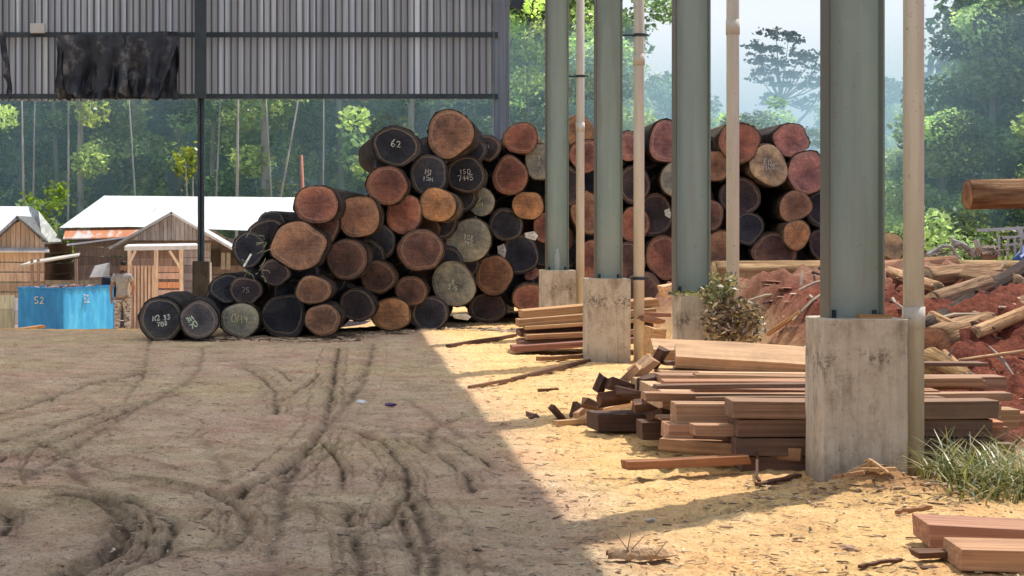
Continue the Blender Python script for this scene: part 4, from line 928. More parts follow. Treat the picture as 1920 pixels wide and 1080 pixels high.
tag(rb.build('root_tangle', TRUNK), 'tangle of pale curved roots and branches on the bank crest', 'roots')
rb = MB()
for _ in range(60):
    x = random.uniform(4.9, 10.5); y = random.uniform(17.3, 25); z = gz(x, y)+.08; a = random.uniform(0, PI); L = random.uniform(.1, .35)
    d = Vector((math.cos(a)*L, math.sin(a)*L, random.uniform(-.05, .18))); rb.tube([Vector((x, y, z))-d, Vector((x, y, z+.03)), Vector((x, y, z))+d], [.012, .02, .008], 5, random.choice([(1, .8, .7), (.4, .25, .22), (1.3, 1.1, .9), (.25, .15, .15)]))
tag(rb.build('root_debris', TRUNK), 'splinters and roots sticking out of the red dirt bank', 'debris', kind='stuff')
# machine at right edge
mc = empty('portable_sawmill', P(1890, 492, 33), 'white barred portable sawmill with sloping blue cover at the right edge', 'sawmill'); ml = mc.location.copy()
b = MB()
def mbar(x0, y0, x1, y1, w=.05, dy=0): MB().bar(P(x0, y0, 33+dy)-ml, P(x1, y1, 33+dy)-ml, w, w).build('frame_bar', WHITEP, mc)
mbar(1833, 432, 1990, 424, .05); mbar(1911, 428, 1918, 448, .07); mbar(1930, 428, 1935, 495, .07); mbar(1980, 426, 1980, 500, .07)
for x in (1873, 1890, 1903, 1915): mbar(x, random.uniform(436, 452), x+random.uniform(-2, 2), 482, .035, random.uniform(-.3, .3))
for y in (446, 460): mbar(1880, y, 1915, y-3, .035, random.uniform(-.2, .2))
b = MB(); q = [P(1897, 487, 32.8)-ml, P(1990, 487, 32.8)-ml, P(1990, 440, 33.6)-ml, P(1921, 458, 33.4)-ml]; b.slab(q, .04); b.build('cover', BLUEDK, mc)
b = MB(); b.box(-.15, 1.1, -.1, .8, -.9, .02); b.build('engine_box', DARKSTEEL, mc)

# ------------------------------------------------------------------ small things
bt = empty('water_bottle', ((1043-PX0)*29.2/FPX, 29.04, ptop+.006), 'clear plastic water bottle standing on the fourth pedestal', 'bottle')
glm, nt, pb, out = newmat('clear_plastic'); pb.inputs['Base Color'].default_value = (.85, .92, .95, 1); pb.inputs['Transmission Weight'].default_value = .85; pb.inputs['Roughness'].default_value = .12; pb.inputs['IOR'].default_value = 1.2
prof = [(0, .0), (.038, .0), (.04, .02), (.037, .08), (.041, .10), (.041, .17), (.037, .185), (.041, .20), (.03, .25), (.014, .285), (.014, .30)]
mb = MB(); mb.tube([(0, 0, z) for r, z in prof[1:]], [r for r, z in prof[1:]], 16); bo = mb.build('bottle_body', glm, bt, smooth=True)
MB().tube([(0, 0, .298), (0, 0, .318)], .016, 12, (.5, .7, 1)).build('cap', WHITEP, bt)
def crumple(name, px, py, s, mat, label, cat, flat=.4, seed=1):
    r = np.random.default_rng(seed); c = G(px, py); bm = bmesh.new(); bmesh.ops.create_icosphere(bm, subdivisions=2, radius=1)
    for v in bm.verts: v.co = Vector((v.co.x*s*(.7+.7*r.random()), v.co.y*s*.7*(.6+.8*r.random()), v.co.z*s*flat*(.4+r.random())))
    me = bpy.data.meshes.new(name); bm.to_mesh(me); bm.free(); me.materials.append(mat)
    a = me.color_attributes.new('tint', 'FLOAT_COLOR', 'POINT')
    for d in a.data: d.color = (1, 1, 1, 1)
    o = bpy.data.objects.new(name, me); COL.objects.link(o); o.location = (c.x, c.y, gz(c.x, c.y)+s*flat*.6); tag(o, label, cat); return o
crumple('crumpled_wrapper', 677, 757, .05, WHITEP, 'crumpled white wrapper on the shaded floor', 'litter', .5, 3)
crumple('purple_packet', 732, 760, .05, PURPLE, 'flat purple packet on the shaded floor beside the white wrapper', 'litter', .3, 4)
crumple('pale_chunk', 1590, 1030, .05, PLANK, 'pale wood chunk on the sand in the near foreground', 'wood chunk', .35, 7)
crumple('pebble', 1220, 975, .03, CONC, 'small pale pebble on the sand left of the pedestal shadow', 'stone', .5, 8)
# torn sheath of bark with twigs in the near foreground
c = GG(1205, 1050, .02); hs = empty('bark_husk', c, 'curled dry bark husk with forked twigs in the near foreground', 'bark')
V = []; n, m = 14, 8
for i in range(n+1):
    for j in range(m+1):
        t = i/n; a = PI*(j/m-.5)*1.1; w = .07*math.sin(PI*min(1, t*.9+.12))**.6
        V.append(((t-.5)*.34, math.sin(a)*w+random.uniform(-.004, .004), math.cos(a)*w*.75-.02+random.uniform(-.004, .006)))
F = [(i*(m+1)+j, i*(m+1)+j+1, (i+1)*(m+1)+j+1, (i+1)*(m+1)+j) for i in range(n) for j in range(m)]
ho = nobj('husk', V, F, PEELEDLIT, hs, colors=np.full((len(V), 3), 1.5)); ho.location = (0, 0, .03)
for a, b_ in (((-.09, -.06, 0), (-.06, -.03, .13)), ((-.06, -.05, .05), (.01, -.03, .12)), ((-.07, -.05, .04), (-.13, -.02, .12)), ((.05, -.06, .02), (.11, -.04, .09))): MB().tube([a, b_], [.003, .0015], 5, (.6, .45, .35)).build('twig', TRUNK, hs)
# wood slabs heaped against the nearest pedestal
for i, (a, b_, w, h, lb, t) in enumerate([
    ((1552, 912, .06), (1628, 868, .30), .10, .03, 'pale slab leaning left of the peak at the nearest pedestal', (1.1, 1, .75)),
    ((1622, 862, .30), (1715, 945, .05), .05, .035, 'long dry stick leaning right of the peak at the nearest pedestal', (1.1, .95, .7)),
    ((1600, 880, .18), (1680, 880, .16), .07, .03, 'short dry slat across the rubble at the nearest pedestal', (1.2, 1.05, .8)),
    ((1630, 862, .28), (1665, 885, .18), .06, .02, 'small split piece hanging from the rubble peak', (1.3, 1.15, .9)),
    ((1560, 895, .12), (1620, 885, .14), .08, .03, 'dull slat low in the rubble at the nearest pedestal', (.8, .65, .5))]):
    slat(P(a[0], a[1], 11.78-.05*i), P(b_[0], b_[1], 11.72-.05*i), w*.55, h*.7, lb, (t[0]*1.5, t[1]*1.6, t[2]*1.6), group='slabs heaped at the nearest pedestal')
o = MB().box(-.10, .10, -.05, .05, -.015, .015, (1.3, 1.2, .8), j=.01).build('wood_chunk', PLANK); o.location = (P(1632, 592, 12.15).x, 12.08, ptop+.012); tag(o, 'yellow wood chip lying on top of the nearest pedestal', 'wood chunk')

# ------------------------------------------------------------------ plants
def quad_leaves(C, N, S_, cols, r, aspect=.5):
    """C centres (n,3); random oriented leaf quads"""
    n = len(C); a = r.normal(size=(n, 3)); a[:, 2] *= .6; a /= np.linalg.norm(a, axis=1)[:, None]
    b = r.normal(size=(n, 3)); b -= (b*a).sum(1)[:, None]*a; b /= np.linalg.norm(b, axis=1)[:, None]
    s = S_*(.5+r.random(n))[:, None]
    p0 = C-a*s; p1 = C+b*s*aspect; p2 = C+a*s; p3 = C-b*s*aspect
    V = np.stack([p0, p1, p2, p3], 1).reshape(-1, 3); F = np.arange(4*n).reshape(n, 4)
    return V, F, np.repeat(cols, 4, axis=0)
def dried_vine():
    r = np.random.default_rng(12); root_ = empty('dried_vine', P(1370, 640, 17.5), 'withered vine clump hanging over the second pedestal and downpipe', 'vine'); l = np.array(root_.location)
    blobs = [(1366, 594, 52, 40, 1000), (1340, 552, 30, 20, 250), (1368, 535, 12, 24, 110), (1340, 520, 10, 10, 40), (1402, 605, 36, 42, 620), (1350, 630, 30, 25, 300), (1290, 550, 30, 5, 35)]
    C = []; K = []
    for x, y, a, b_, n in blobs:
        th = r.random(n)*2*PI; q = r.random(n)**.5; Y = 17.35+r.normal(size=n)*.12
        px = x+a*q*np.cos(th); py = y+b_*q*np.sin(th)
        C.append(np.stack([(px-PX0)*Y/FPX, Y, CAMH-(py-PY0)*Y/FPX], 1)-l)
        base = np.array([(.36, .25, .20), (.50, .38, .27), (.12, .08, .07), (.30, .27, .12), (.62, .52, .42)]) if y > 560 else np.array([(.16, .2, .07), (.42, .34, .2), (.14, .12, .07), (.3, .28, .12), (.5, .42, .3)]); K.append(base[r.choice(5, n, p=[.3, .25, .25, .1, .1])]*(.6+.6*r.random((n, 1))))
    C = np.vstack(C); K = np.vstack(K); V, F, cc = quad_leaves(C, None, .030, K, r, .45)
    nobj('dry_leaves', V, F, DRY, root_, colors=cc)
    st = MB()
    for _ in range(50):
        x, y = random.uniform(1335, 1410), random.uniform(520, 640); a = P(x, y, 17.35)-Vector(l); b_ = P(x+random.uniform(-22, 22), y+random.uniform(-30, 22), 17.3+random.uniform(-.1, .1))-Vector(l)
        st.tube([a, (a+b_)/2+Vector((.02, .02, -.02)), b_], .004, 4, (.7, .55, .45))
    for _ in range(6): st.tube([P(1340+random.uniform(-10, 30), 650, 17.4)-Vector(l), P(1365, 590, 17.4)-Vector(l), P(1370+random.uniform(-10, 10), 510, 17.7)-Vector(l)], .006, 4, (.5, .4, .35))
    st.build('stems', TRUNK, root_)
dried_vine()
def grass():
    r = np.random.default_rng(14); V = []; F = []; C = []
    n = 7000
    for i in range(n):
        x = 3.55+r.random()**.8*2.9; y = 10.1+r.random()*2.4-(.0 if x < 4 else .0)
        edge = 10.15+1.1*(1-sst(np.array([x]), 3.5, 4.6)[0])+.25*math.sin(x*5)+.3*(r.random()-.5)
        if y < edge: continue
        z = gz(x, y); L = (.12+.30*r.random())*(.55 if y < edge+.25 else 1); a = r.random()*2*PI; lean = L*(.4+1.5*r.random()); w = .0025+.0045*r.random()
        c = np.array([(.07, .11, .03), (.11, .15, .045), (.26, .26, .11), (.36, .30, .18), (.04, .07, .02)][r.choice(5, p=[.15, .2, .3, .28, .07])])*(.8+.5*r.random())
        b_ = len(V); dx, dy = math.cos(a), math.sin(a); px_, py_ = -dy*w, dx*w
        for t, ww in ((0, 1), (.35, 1), (.7, .7), (1, .1)):
            q = t*t*lean; h = L*(t-.35*t*t*(lean/L)); V.append((x+dx*q+px_*ww, y+dy*q+py_*ww, z+h)); V.append((x+dx*q-px_*ww, y+dy*q-py_*ww, z+h)); C += [c*(.6+.5*t)]*2
        F += [(b_, b_+1, b_+3, b_+2), (b_+2, b_+3, b_+5, b_+4), (b_+4, b_+5, b_+7, b_+6)]
    tag(nobj('grass', V, np.array(F), GRASSM, colors=np.array(C)), 'tangled green and straw coloured grass beside the nearest pedestal', 'grass', kind='stuff')
grass()

# ------------------------------------------------------------------ huts, bin and person behind the yard (left)
def boards(mb, a, b_, z0, z1fn, n, vertical=True, t=.03, tint=(1, 1, 1), gap=.01, var=.25):
    """boarded wall between plan points a and b_"""
    a = Vector((a[0], a[1], 0)); b_ = Vector((b_[0], b_[1], 0)); d = b_-a; u = d.normalized(); nn = Vector((u.y, -u.x, 0))
    if vertical:
        for i in range(n):
            p = a+d*(i/n)+u*gap/2; q = a+d*((i+1)/n)-u*gap/2; off_ = nn*random.uniform(0, .012); g = random.uniform(1-var, 1+var)
            zt0, zt1 = z1fn(i/n), z1fn((i+1)/n)
            vs = [p+off_+Vector((0, 0, z0)), q+off_+Vector((0, 0, z0)), q+off_+Vector((0, 0, zt1)), p+off_+Vector((0, 0, zt0))]
            mb.slab(vs, t, (tint[0]*g, tint[1]*g, tint[2]*g))
    else:
        zt = z1fn(0)
        for i in range(n):
            za = z0+(zt-z0)*i/n+gap/2; zb_ = z0+(zt-z0)*(i+1)/n-gap/2; off_ = nn*random.uniform(0, .02); g = random.uniform(1-var, 1+var)
            mb.slab([a+off_+Vector((0, 0, za)), b_+off_+Vector((0, 0, za)), b_+off_+Vector((0, 0, zb_)), a+off_+Vector((0, 0, zb_))], t, (tint[0]*g, tint[1]*g, tint[2]*g))
def PX(px, Y): return (px-PX0)*Y/FPX
def PZ(py, Y): return CAMH-(py-PY0)*Y/FPX
random.seed(21)
# hut A
GZ = -.95
hutA = empty('wooden_hut', (0, 0, 0), 'small plank hut with white front roof and brown side roof at the left edge', 'hut')
YA = 50.0
w = MB(); ax0, ax1 = PX(-60, YA), PX(83, YA); apx = PX(36, YA); zE = PZ(455, YA); zA = PZ(412, YA)
boards(w, (ax0, YA), (ax1, YA), zE-.25, lambda t: zA-(abs(ax0+(ax1-ax0)*t-apx))*((zA-zE)/(ax1-apx)), 16, True, tint=(1.0, .90, .84))
w.build('gable_wall', TANWOOD, hutA)
w = MB(); boards(w, (ax0, YA), (ax1, YA), GZ, lambda t: zE-.25, 8, False, tint=(1.05, .95, .88), gap=.025)
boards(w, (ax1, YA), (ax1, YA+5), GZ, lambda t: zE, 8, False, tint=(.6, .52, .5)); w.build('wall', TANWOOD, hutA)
w = MB()
hx = PX(54, 54); w.slab([(PX(-200, 54), 54, PZ(386, 54)), (hx, 54, PZ(387, 54)), (PX(96, YA), YA-.3, PZ(470, YA)), (PX(-200, YA), YA-.3, PZ(470, YA))][::-1], .05)
rA = w.build('roof', WHITEROOF, hutA)
w = MB()
zr, sl = PZ(405, YA), (zA-zE)/(ax1-apx)
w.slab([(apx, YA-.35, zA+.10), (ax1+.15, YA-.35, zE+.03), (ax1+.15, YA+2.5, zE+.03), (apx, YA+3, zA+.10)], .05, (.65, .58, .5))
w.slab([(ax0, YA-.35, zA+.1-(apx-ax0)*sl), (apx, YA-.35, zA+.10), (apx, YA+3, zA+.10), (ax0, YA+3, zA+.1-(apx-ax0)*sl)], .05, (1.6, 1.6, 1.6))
w.build('porch_roof', CLAD, hutA)
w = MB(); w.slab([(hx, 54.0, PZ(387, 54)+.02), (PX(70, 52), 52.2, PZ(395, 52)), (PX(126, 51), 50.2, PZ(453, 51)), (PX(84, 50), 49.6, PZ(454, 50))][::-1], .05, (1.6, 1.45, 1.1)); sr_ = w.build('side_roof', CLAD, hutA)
# hut B with hip roof
hutB = empty('long_hut', (0, 0, 0), 'long low hut with bright white hipped roof, rusty eave strip and grey plank gable', 'hut')
YB, YR = 50.5, 57.0
w = MB()
xl, xr_ = PX(112, YB), PX(700, YB)
w.slab([(xl, YB, PZ(427, YB)), (PX(250, YB), YB, PZ(425, YB)), (xr_, YB, PZ(440, YB)), (PX(760, YR), YR, PZ(372, YR)), (PX(196, YR), YR, PZ(367, YR))], .06)
w.slab([(xl, YB, PZ(427, YB)-.003), (PX(196, YR), YR, PZ(367, YR)-.003), (PX(112, 60), 60, PZ(427, YB))], .06)
w.build('roof', WHITEROOF, hutB)
w = MB(); w.slab([(PX(118, 49.8), 49.8, PZ(447, 49.8)), (PX(262, 49.8), 49.8, PZ(444, 49.8)), (PX(270, YB), YB+.1, PZ(425, YB)-.02), (PX(122, YB), YB+.1, PZ(427, YB)-.02)], .03); w.build('rusty_eave', RUST, hutB)
w = MB(); gx0, gx1, ga = PX(244, 48.5), PX(400, 48.5), PX(324, 48.5); ge, gt = PZ(447, 48.5), PZ(402, 48.5)
boards(w, (gx0, 48.5), (gx1, 48.5), ge-.05, lambda t: gt-abs(gx0+(gx1-gx0)*t-ga)*((gt-ge)/(gx1-ga)), 20, True, tint=(1.0, 1.03, 1.15)); w.build('gable_wall', OLDWOOD, hutB)
w = MB(); sB = (gt-ge)/(gx1-ga)
w.slab([(gx0-.5, 48.1, ge-.5*sB+.07), (ga, 48.1, gt+.07), (ga, 53.5, gt+.07), (gx0-.5, 51.5, ge-.5*sB+.07)], .06, (.6, .6, .6))
w.slab([(ga, 48.1, gt+.07), (gx1+1.2, 48.1, ge-1.2*sB+.07), (gx1+1.2, 51.5, ge-1.2*sB+.07), (ga, 53.5, gt+.07)], .06)
w.build('gable_roof', WHITEROOF, hutB)
w = MB()
boards(w, (PX(140, 51), 51), (PX(700, 51), 51), GZ, lambda t: PZ(446, 51), 10, False, tint=(.75, .72, .8), gap=.02)
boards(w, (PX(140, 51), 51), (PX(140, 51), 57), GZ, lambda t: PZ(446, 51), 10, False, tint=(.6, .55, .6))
w.build('wall', OLDWOOD, hutB)
w = MB(); boards(w, (PX(250, 48.7), 48.7), (PX(395, 48.7), 48.7), GZ, lambda t: ge-.1, 12, False, tint=(.95, .97, 1.08), gap=.02); w.build('front_wall', OLDWOOD, hutB)
w = MB(); w.slab([(PX(125, 49.6), 49.6, PZ(458, 49.6)), (PX(262, 49.6), 49.6, PZ(440, 49.6)), (PX(262, 50.8), 50.8, PZ(440, 50)), (PX(128, 50.8), 50.8, PZ(455, 50))], .04, (.8, .8, .85)); w.build('shade_awning', WHITEROOF, hutB)
for px, w_, y0, y1 in ((404, 18, 470, 500), (438, 20, 475, 498)):
    f = MB().box(PX(px-w_/2, 50.85), PX(px+w_/2, 50.85), 50.85, 50.95, PZ(y1, 50.85), PZ(y0, 50.85), (.3, .3, .34)).build('window', OLDWOOD, hutB)
w = MB()
for px in (415, 425): w.box(PX(px, 50.5), PX(px+7, 50.5), 50.5, 50.53, PZ(505, 50.5), PZ(474, 50.5), (1, 1, 1.1), j=.01)
o = w.build('hanging_cloth', WHITEP); tag(o, 'white cloths hanging on the wall of the long hut', 'laundry')
o = MB().slab([P(168, 520, 49), P(205, 518, 49), P(206, 492, 49.2), P(178, 498, 49.2)], .03).build('white_sheet', WHITEP); tag(o, 'white sheet stretched over a frame beside the person', 'sheet')
# lean-to
lt = empty('lean_to', (0, 0, 0), 'low lean-to with tilted tin roof on poles between the two huts', 'lean-to')
YL = 47.5
MB().slab([P(36, 497, YL), P(146, 478, YL), P(150, 474, YL+2), P(60, 488, YL+2)], .04, (.8, .75, .65)).build('roof', WHITEROOF, lt)
for px in (60, 72, 143): MB().bar(P(px, 485, YL+.1), P(px, 640, YL+.1), .07, .07, (.6, .5, .48)).build('post', TANWOOD, lt)
w = MB(); boards(w, (PX(84, YL+1.5), YL+1.5), (PX(250, YL+1.5), YL+1.5), PZ(545, YL+1.5), lambda t: PZ(525, YL+1.5), 2, False, tint=(.9, .9, .8)); w.build('rail', OLDWOOD, lt)
# kiosk frame
ks = empty('plank_stall', (0, 0, 0), 'narrow plank stall with white board roof, rusty slatted panel and open shelves', 'stall')
YK = 46.0
MB().slab([P(233, 462, YK), P(372, 460, YK), P(368, 456, YK+1.4), P(240, 458, YK+1.4)], .10, (1, 1, 1)).build('roof', WHITEROOF, ks)
for px in (243, 293, 340): MB().bar(P(px, 462, YK+.05), P(px, 635, YK+.05), .09, .09, (1.35, 1.3, 1.2)).build('post', TANWOOD, ks)
MB().bar(P(254, 470, YK), P(242, 495, YK), .06, .06, (1.4, 1.3, 1.2)).build('brace', TANWOOD, ks)
MB().bar(P(318, 470, YK), P(340, 505, YK), .06, .06, (1.4, 1.3, 1.2)).build('brace', TANWOOD, ks)
w = MB(); boards(w, (PX(243, YK), YK), (PX(290, YK), YK), PZ(640, YK), lambda t: PZ(498, YK), 7, True, tint=(1.1, .92, .78), gap=.03, t=.05); w.build('slatted_panel', TANWOOD, ks)
for y0, y1, t in ((499, 510, (1, .75, .7)), (512, 523, (1.2, .95, .9)), (529, 540, (1.3, .75, .5)), (544, 553, (1.2, 1, 1)), (558, 568, (1, .9, .9))):
    MB().box(PX(296, YK), PX(337, YK), YK, YK+.05, PZ(y1, YK), PZ(y0, YK), t).build('shelf_board', TANWOOD, ks)
w = MB(); boards(w, (PX(243, YK+1.2), YK+1.2), (PX(345, YK+1.2), YK+1.2), PZ(640, YK), lambda t: PZ(470, YK), 10, False, tint=(.7, .6, .6)); w.build('back_wall', OLDWOOD, ks)
MB().bar(P(363, 492, 45), P(395, 492, 45), .04, .04).bar(P(395, 492, 45), P(395, 620, 45), .04, .04).build('gate_frame', WHITEP, ks)
# blue skip
def skip():
    x0, Y0 = PX(120, 43.0), 43.0; th = math.radians(20)
    root_ = empty('blue_bin', (x0, Y0, -.78), 'open blue metal bin marked 52 with scrap piled on top', 'bin')
    u = Vector((-math.cos(th), math.sin(th), 0)); v = Vector((math.sin(th), math.cos(th), 0)); L, W, H = 1.17, 2.45, PZ(541, 43)+.78
    def wall(a, b_, name='bin_wall', z0=0, z1=H, t=.02, tint=(1, 1, 1)):
        mb = MB(); d = (b_-a); n = 14; nn = Vector((d.y, -d.x, 0)).normalized()
        pts = []
        for i in range(n+1):
            p = a+d*(i/n)+nn*(.012 if i % 2 else -.006); pts.append(p)
        for p, q in zip(pts[:-1], pts[1:]): mb.slab([p+Vector((0, 0, z0)), q+Vector((0, 0, z0)), q+Vector((0, 0, z1)), p+Vector((0, 0, z1))], t, tint)
        return mb.build(name, BLUE, root_)
    o_ = Vector((0, 0, 0))
    w1 = wall(u*L, o_); w2 = wall(o_, v*W, tint=(2.2, 1.9, 1.6)); wall(v*W, v*W+u*L); wall(v*W+u*L, u*L)  # sunlight on the right side is put into its lighter tint
    mb = MB()
    for a, b_ in ((u*L, o_), (o_, v*W), (v*W, v*W+u*L), (v*W+u*L, u*L)): mb.bar(a+Vector((0, 0, H)), b_+Vector((0, 0, H)), .05, .04)
    mb.build('rim', BLUE, root_)
    for (base, dirv, nrm, h, op) in ((u*L*.50, -u, Vector((-math.sin(th), -math.cos(th), 0)), .15, 1), (v*W*.42, v, Vector((math.cos(th), -math.sin(th), 0)), .17, .9)):
        mb = MB()
        for ci, ch in enumerate('52'):
            for st in GL[ch]:
                mb.tube([base+nrm*.035+dirv*((ci-1)*h*.9+a*h*.6)+Vector((0, 0, H*.70+b2*h)) for a, b2 in st], .014, 4, (op, op, op))
        mb.build('number', CHALK, root_)
    sc = MB()
    for _ in range(46):
        p = u*random.uniform(.1, L-.1)+v*random.uniform(.1, W-.2)+Vector((0, 0, H-.05)); d = Vector((random.uniform(-.25, .25), random.uniform(-.2, .2), random.uniform(.0, .14)))
        sc.tube([p-d*.6, p+Vector((0, 0, .06)), p+d*.7], [.02, .025, .012], 5, random.choice([(1.6, .9, .8), (.4, .25, .25), (2, 1.5, 1.2), (1, .6, .5)]))
    sc.box(-1.1, 1.5, .2, 1.3, H*.55, H-.1, (.3, .2, .2), Matrix.Rotation(0, 4, 'Z'), j=.0) if False else None
    f = MB(); f.slab([u*.03+v*.03+Vector((0, 0, H*.8)), u*.03+v*(W-.03)+Vector((0, 0, H*.8)), u*(L-.03)+v*(W-.03)+Vector((0, 0, H*.8)), u*(L-.03)+v*.03+Vector((0, 0, H*.8))], .05, (.4, .3, .25)); fl = f.build('fill', OLDWOOD, root_)
    so = sc.build('scrap_pile', TRUNK); so.location = root_.location; tag(so, 'tangle of scrap branches heaped in the blue bin', 'scrap')
skip()
# grey pallet box left of the bin and a crate right of it
o = MB(); boards(o, (PX(-20, 44.5), 44.5), (PX(27, 44.5), 44.5), -.8, lambda t: PZ(553, 44.5), 3, False, tint=(1.2, 1.3, 1)); boards(o, (PX(27, 44.5), 44.5), (PX(27, 44.5), 45.5), -.8, lambda t: PZ(560, 44.5), 3, False)
tag(o.build('board_crate', OLDWOOD), 'grey green board crate at the left edge beside the blue bin', 'crate')
o = MB(); boards(o, (PX(191, 46), 46), (PX(220, 46), 46), -.85, lambda t: PZ(575, 46), 4, False, tint=(.9, 1, .9)); boards(o, (PX(220, 46), 46), (PX(222, 47), 47), -.85, lambda t: PZ(575, 46), 4, False); boards(o, (PX(189, 46.4), 46.4), (PX(189, 47.2), 47.2), -.85, lambda t: PZ(575, 46), 4, False)
tag(o.build('slatted_crate', OLDWOOD), 'low grey slatted crate between blue bin and person', 'crate')
o = MB().box(PX(190, 46.5), PX(214, 46.5), 46.5, 47.0, PZ(560, 46.5), PZ(520, 46.5), (.3, .4, .6), j=.03); tag(o.build('dark_drum', DARKSTEEL, bevel=.05), 'dark bundled drum behind the person at the left', 'drum')
# loose lit plank on the sand near the left edge
slat((PX(0, 41), 41, PZ(632, 41)+.1), (PX(80, 41.5), 41.5, PZ(622, 41.5)+.12), .3, .05, 'yellow board lying on the bright sand at the left edge', (1.4, 1.1, .6))

# ------------------------------------------------------------------ person
def skinned(name, verts, edges, mat, parent, root=0, sub=2):
    me = bpy.data.meshes.new(name); me.from_pydata([v[0] for v in verts], edges, []); me.update()
    o = bpy.data.objects.new(name, me); COL.objects.link(o)
    bpy.context.view_layer.objects.active = o
    o.modifiers.new('skin', 'SKIN'); sv = me.skin_vertices
    if not sv: bpy.ops.object.modifier_add(type='SKIN')
    for i, v in enumerate(verts):
        rr = v[1]; me.skin_vertices[0].data[i].radius = (rr, rr) if not isinstance(rr, tuple) else rr
        me.skin_vertices[0].data[i].use_root = (i == root)
    s_ = o.modifiers.new('sub', 'SUBSURF'); s_.levels = sub; s_.render_levels = sub
    dg = bpy.context.evaluated_depsgraph_get(); m2 = bpy.data.meshes.new_from_object(o.evaluated_get(dg))
    o.modifiers.clear(); o.data = m2; m2.materials.clear(); m2.materials.append(mat)
    a = m2.color_attributes.new('tint', 'FLOAT_COLOR', 'POINT')
    a.data.foreach_set('color', np.ones(len(m2.vertices)*4, dtype=np.float32))
    m2.polygons.foreach_set('use_smooth', np.ones(len(m2.polygons), dtype=bool))
    o.parent = parent; return o
def person():
    Y = 43.5; x = PX(229, Y); zf = PZ(628, Y)
    R_ = empty('person', (x, Y, zf), 'person seen from behind in grey t-shirt and patterned pale trousers beside the stall', 'person', rz=-.15)
    R_.scale = (.97,)*3
    # +Y is the way the person faces
    fing = []
    V = [((0, 0, .90), .13), ((0, .01, 1.02), .115), ((0, .0, 1.18), .13), ((0, -.01, 1.33), .125), ((0, .0, 1.43), .06), ((.01, .02, 1.50), .052), ((.02, .05, 1.58), .078), ((.025, .06, 1.66), .082)]
    E = [(0, 1), (1, 2), (2, 3), (3, 4), (4, 5), (5, 6), (6, 7)]
    def add(p, r_, par): V.append((p, r_)); E.append((par, len(V)-1)); return len(V)-1
    for sx, fore in ((-1, 0), (1, 1)):
        s = add((sx*.17, 0, 1.36), .058, 3)
        if fore: e = add((sx*.27, .02, 1.12), .042, s); w_ = add((sx*.20, .20, .98), .030, e); h_ = add((sx*.16, .27, .96), .032, w_); dv = Vector((-sx*.35, .75, -.35))
        else: e = add((sx*.26, -.03, 1.10), .044, s); w_ = add((sx*.27, .05, .86), .030, e); h_ = add((sx*.27, .07, .79), .034, w_); dv = Vector((0, .15, -1))
        for k in range(4):
            o_ = Vector((.0, (k-1.5)*.018, 0)) if not fore else Vector(((k-1.5)*.018, 0, 0)); p = Vector(V[h_][0])+o_+dv*.045; a = add(tuple(p), .009, h_); add(tuple(p+dv*.035+Vector((0, .012, 0))), .0075, a)
        p = Vector(V[h_][0])+Vector((0, .035, -.01)); add(tuple(p), .010, h_)
        hp = add((sx*.095, 0, .84), .10, 0); kn = add((sx*.12, .02, .47), .062, hp); an = add((sx*.13, -.01, .09), .042, kn); add((sx*.145, .13, .035), .038, an)
    skinned('body', V, E, SKIN, R_)
    T = [((0, 0, .86), .165), ((0, 0, .95), .158), ((0, .01, 1.06), .142), ((0, 0, 1.2), .155), ((0, -.01, 1.34), .142), ((0, 0, 1.415), .075), ((-.18, 0, 1.37), .078), ((-.235, -.01, 1.22), .068), ((.18, 0, 1.37), .078), ((.235, .01, 1.23), .066)]
    skinned('shirt', T, [(0, 1), (1, 2), (2, 3), (3, 4), (4, 5), (4, 6), (6, 7), (4, 8), (8, 9)], SHIRT, R_)
    Q = [((0, 0, .92), .142), ((-.10, 0, .82), .112), ((-.12, .02, .46), .085), ((-.13, -.005, .13), .075), ((.10, 0, .82), .112), ((.12, .02, .46), .085), ((.13, -.005, .13), .075)]
    skinned('trousers', Q, [(0, 1), (1, 2), (2, 3), (0, 4), (4, 5), (5, 6)], TROUS, R_)
    skinned('hair', [((.02, .02, 1.60), .072), ((.02, .03, 1.67), .092), ((.025, .055, 1.72), .075)], [(0, 1), (1, 2)], HAIR, R_)
    fm = MB(); fm.tube([(.025, .13, 1.62), (.026, .165, 1.59), (.026, .145, 1.575)], [.010, .014, .010], 6)
    for sx in (-1, 1): fm.tube([(.025+sx*.082, .055, 1.60), (.025+sx*.092, .05, 1.64)], [.012, .018], 6)
    fm.build('face_features', SKIN, R_, smooth=True)
    for sx in (-1, 1):
        MB().tube([(sx*.13, -.05, .03), (sx*.135, .05, .04), (sx*.145, .16, .03)], [.045, .05, .038], 8, (.3, .3, .3)).build('shoe', SHIRT, R_, smooth=True)
person()

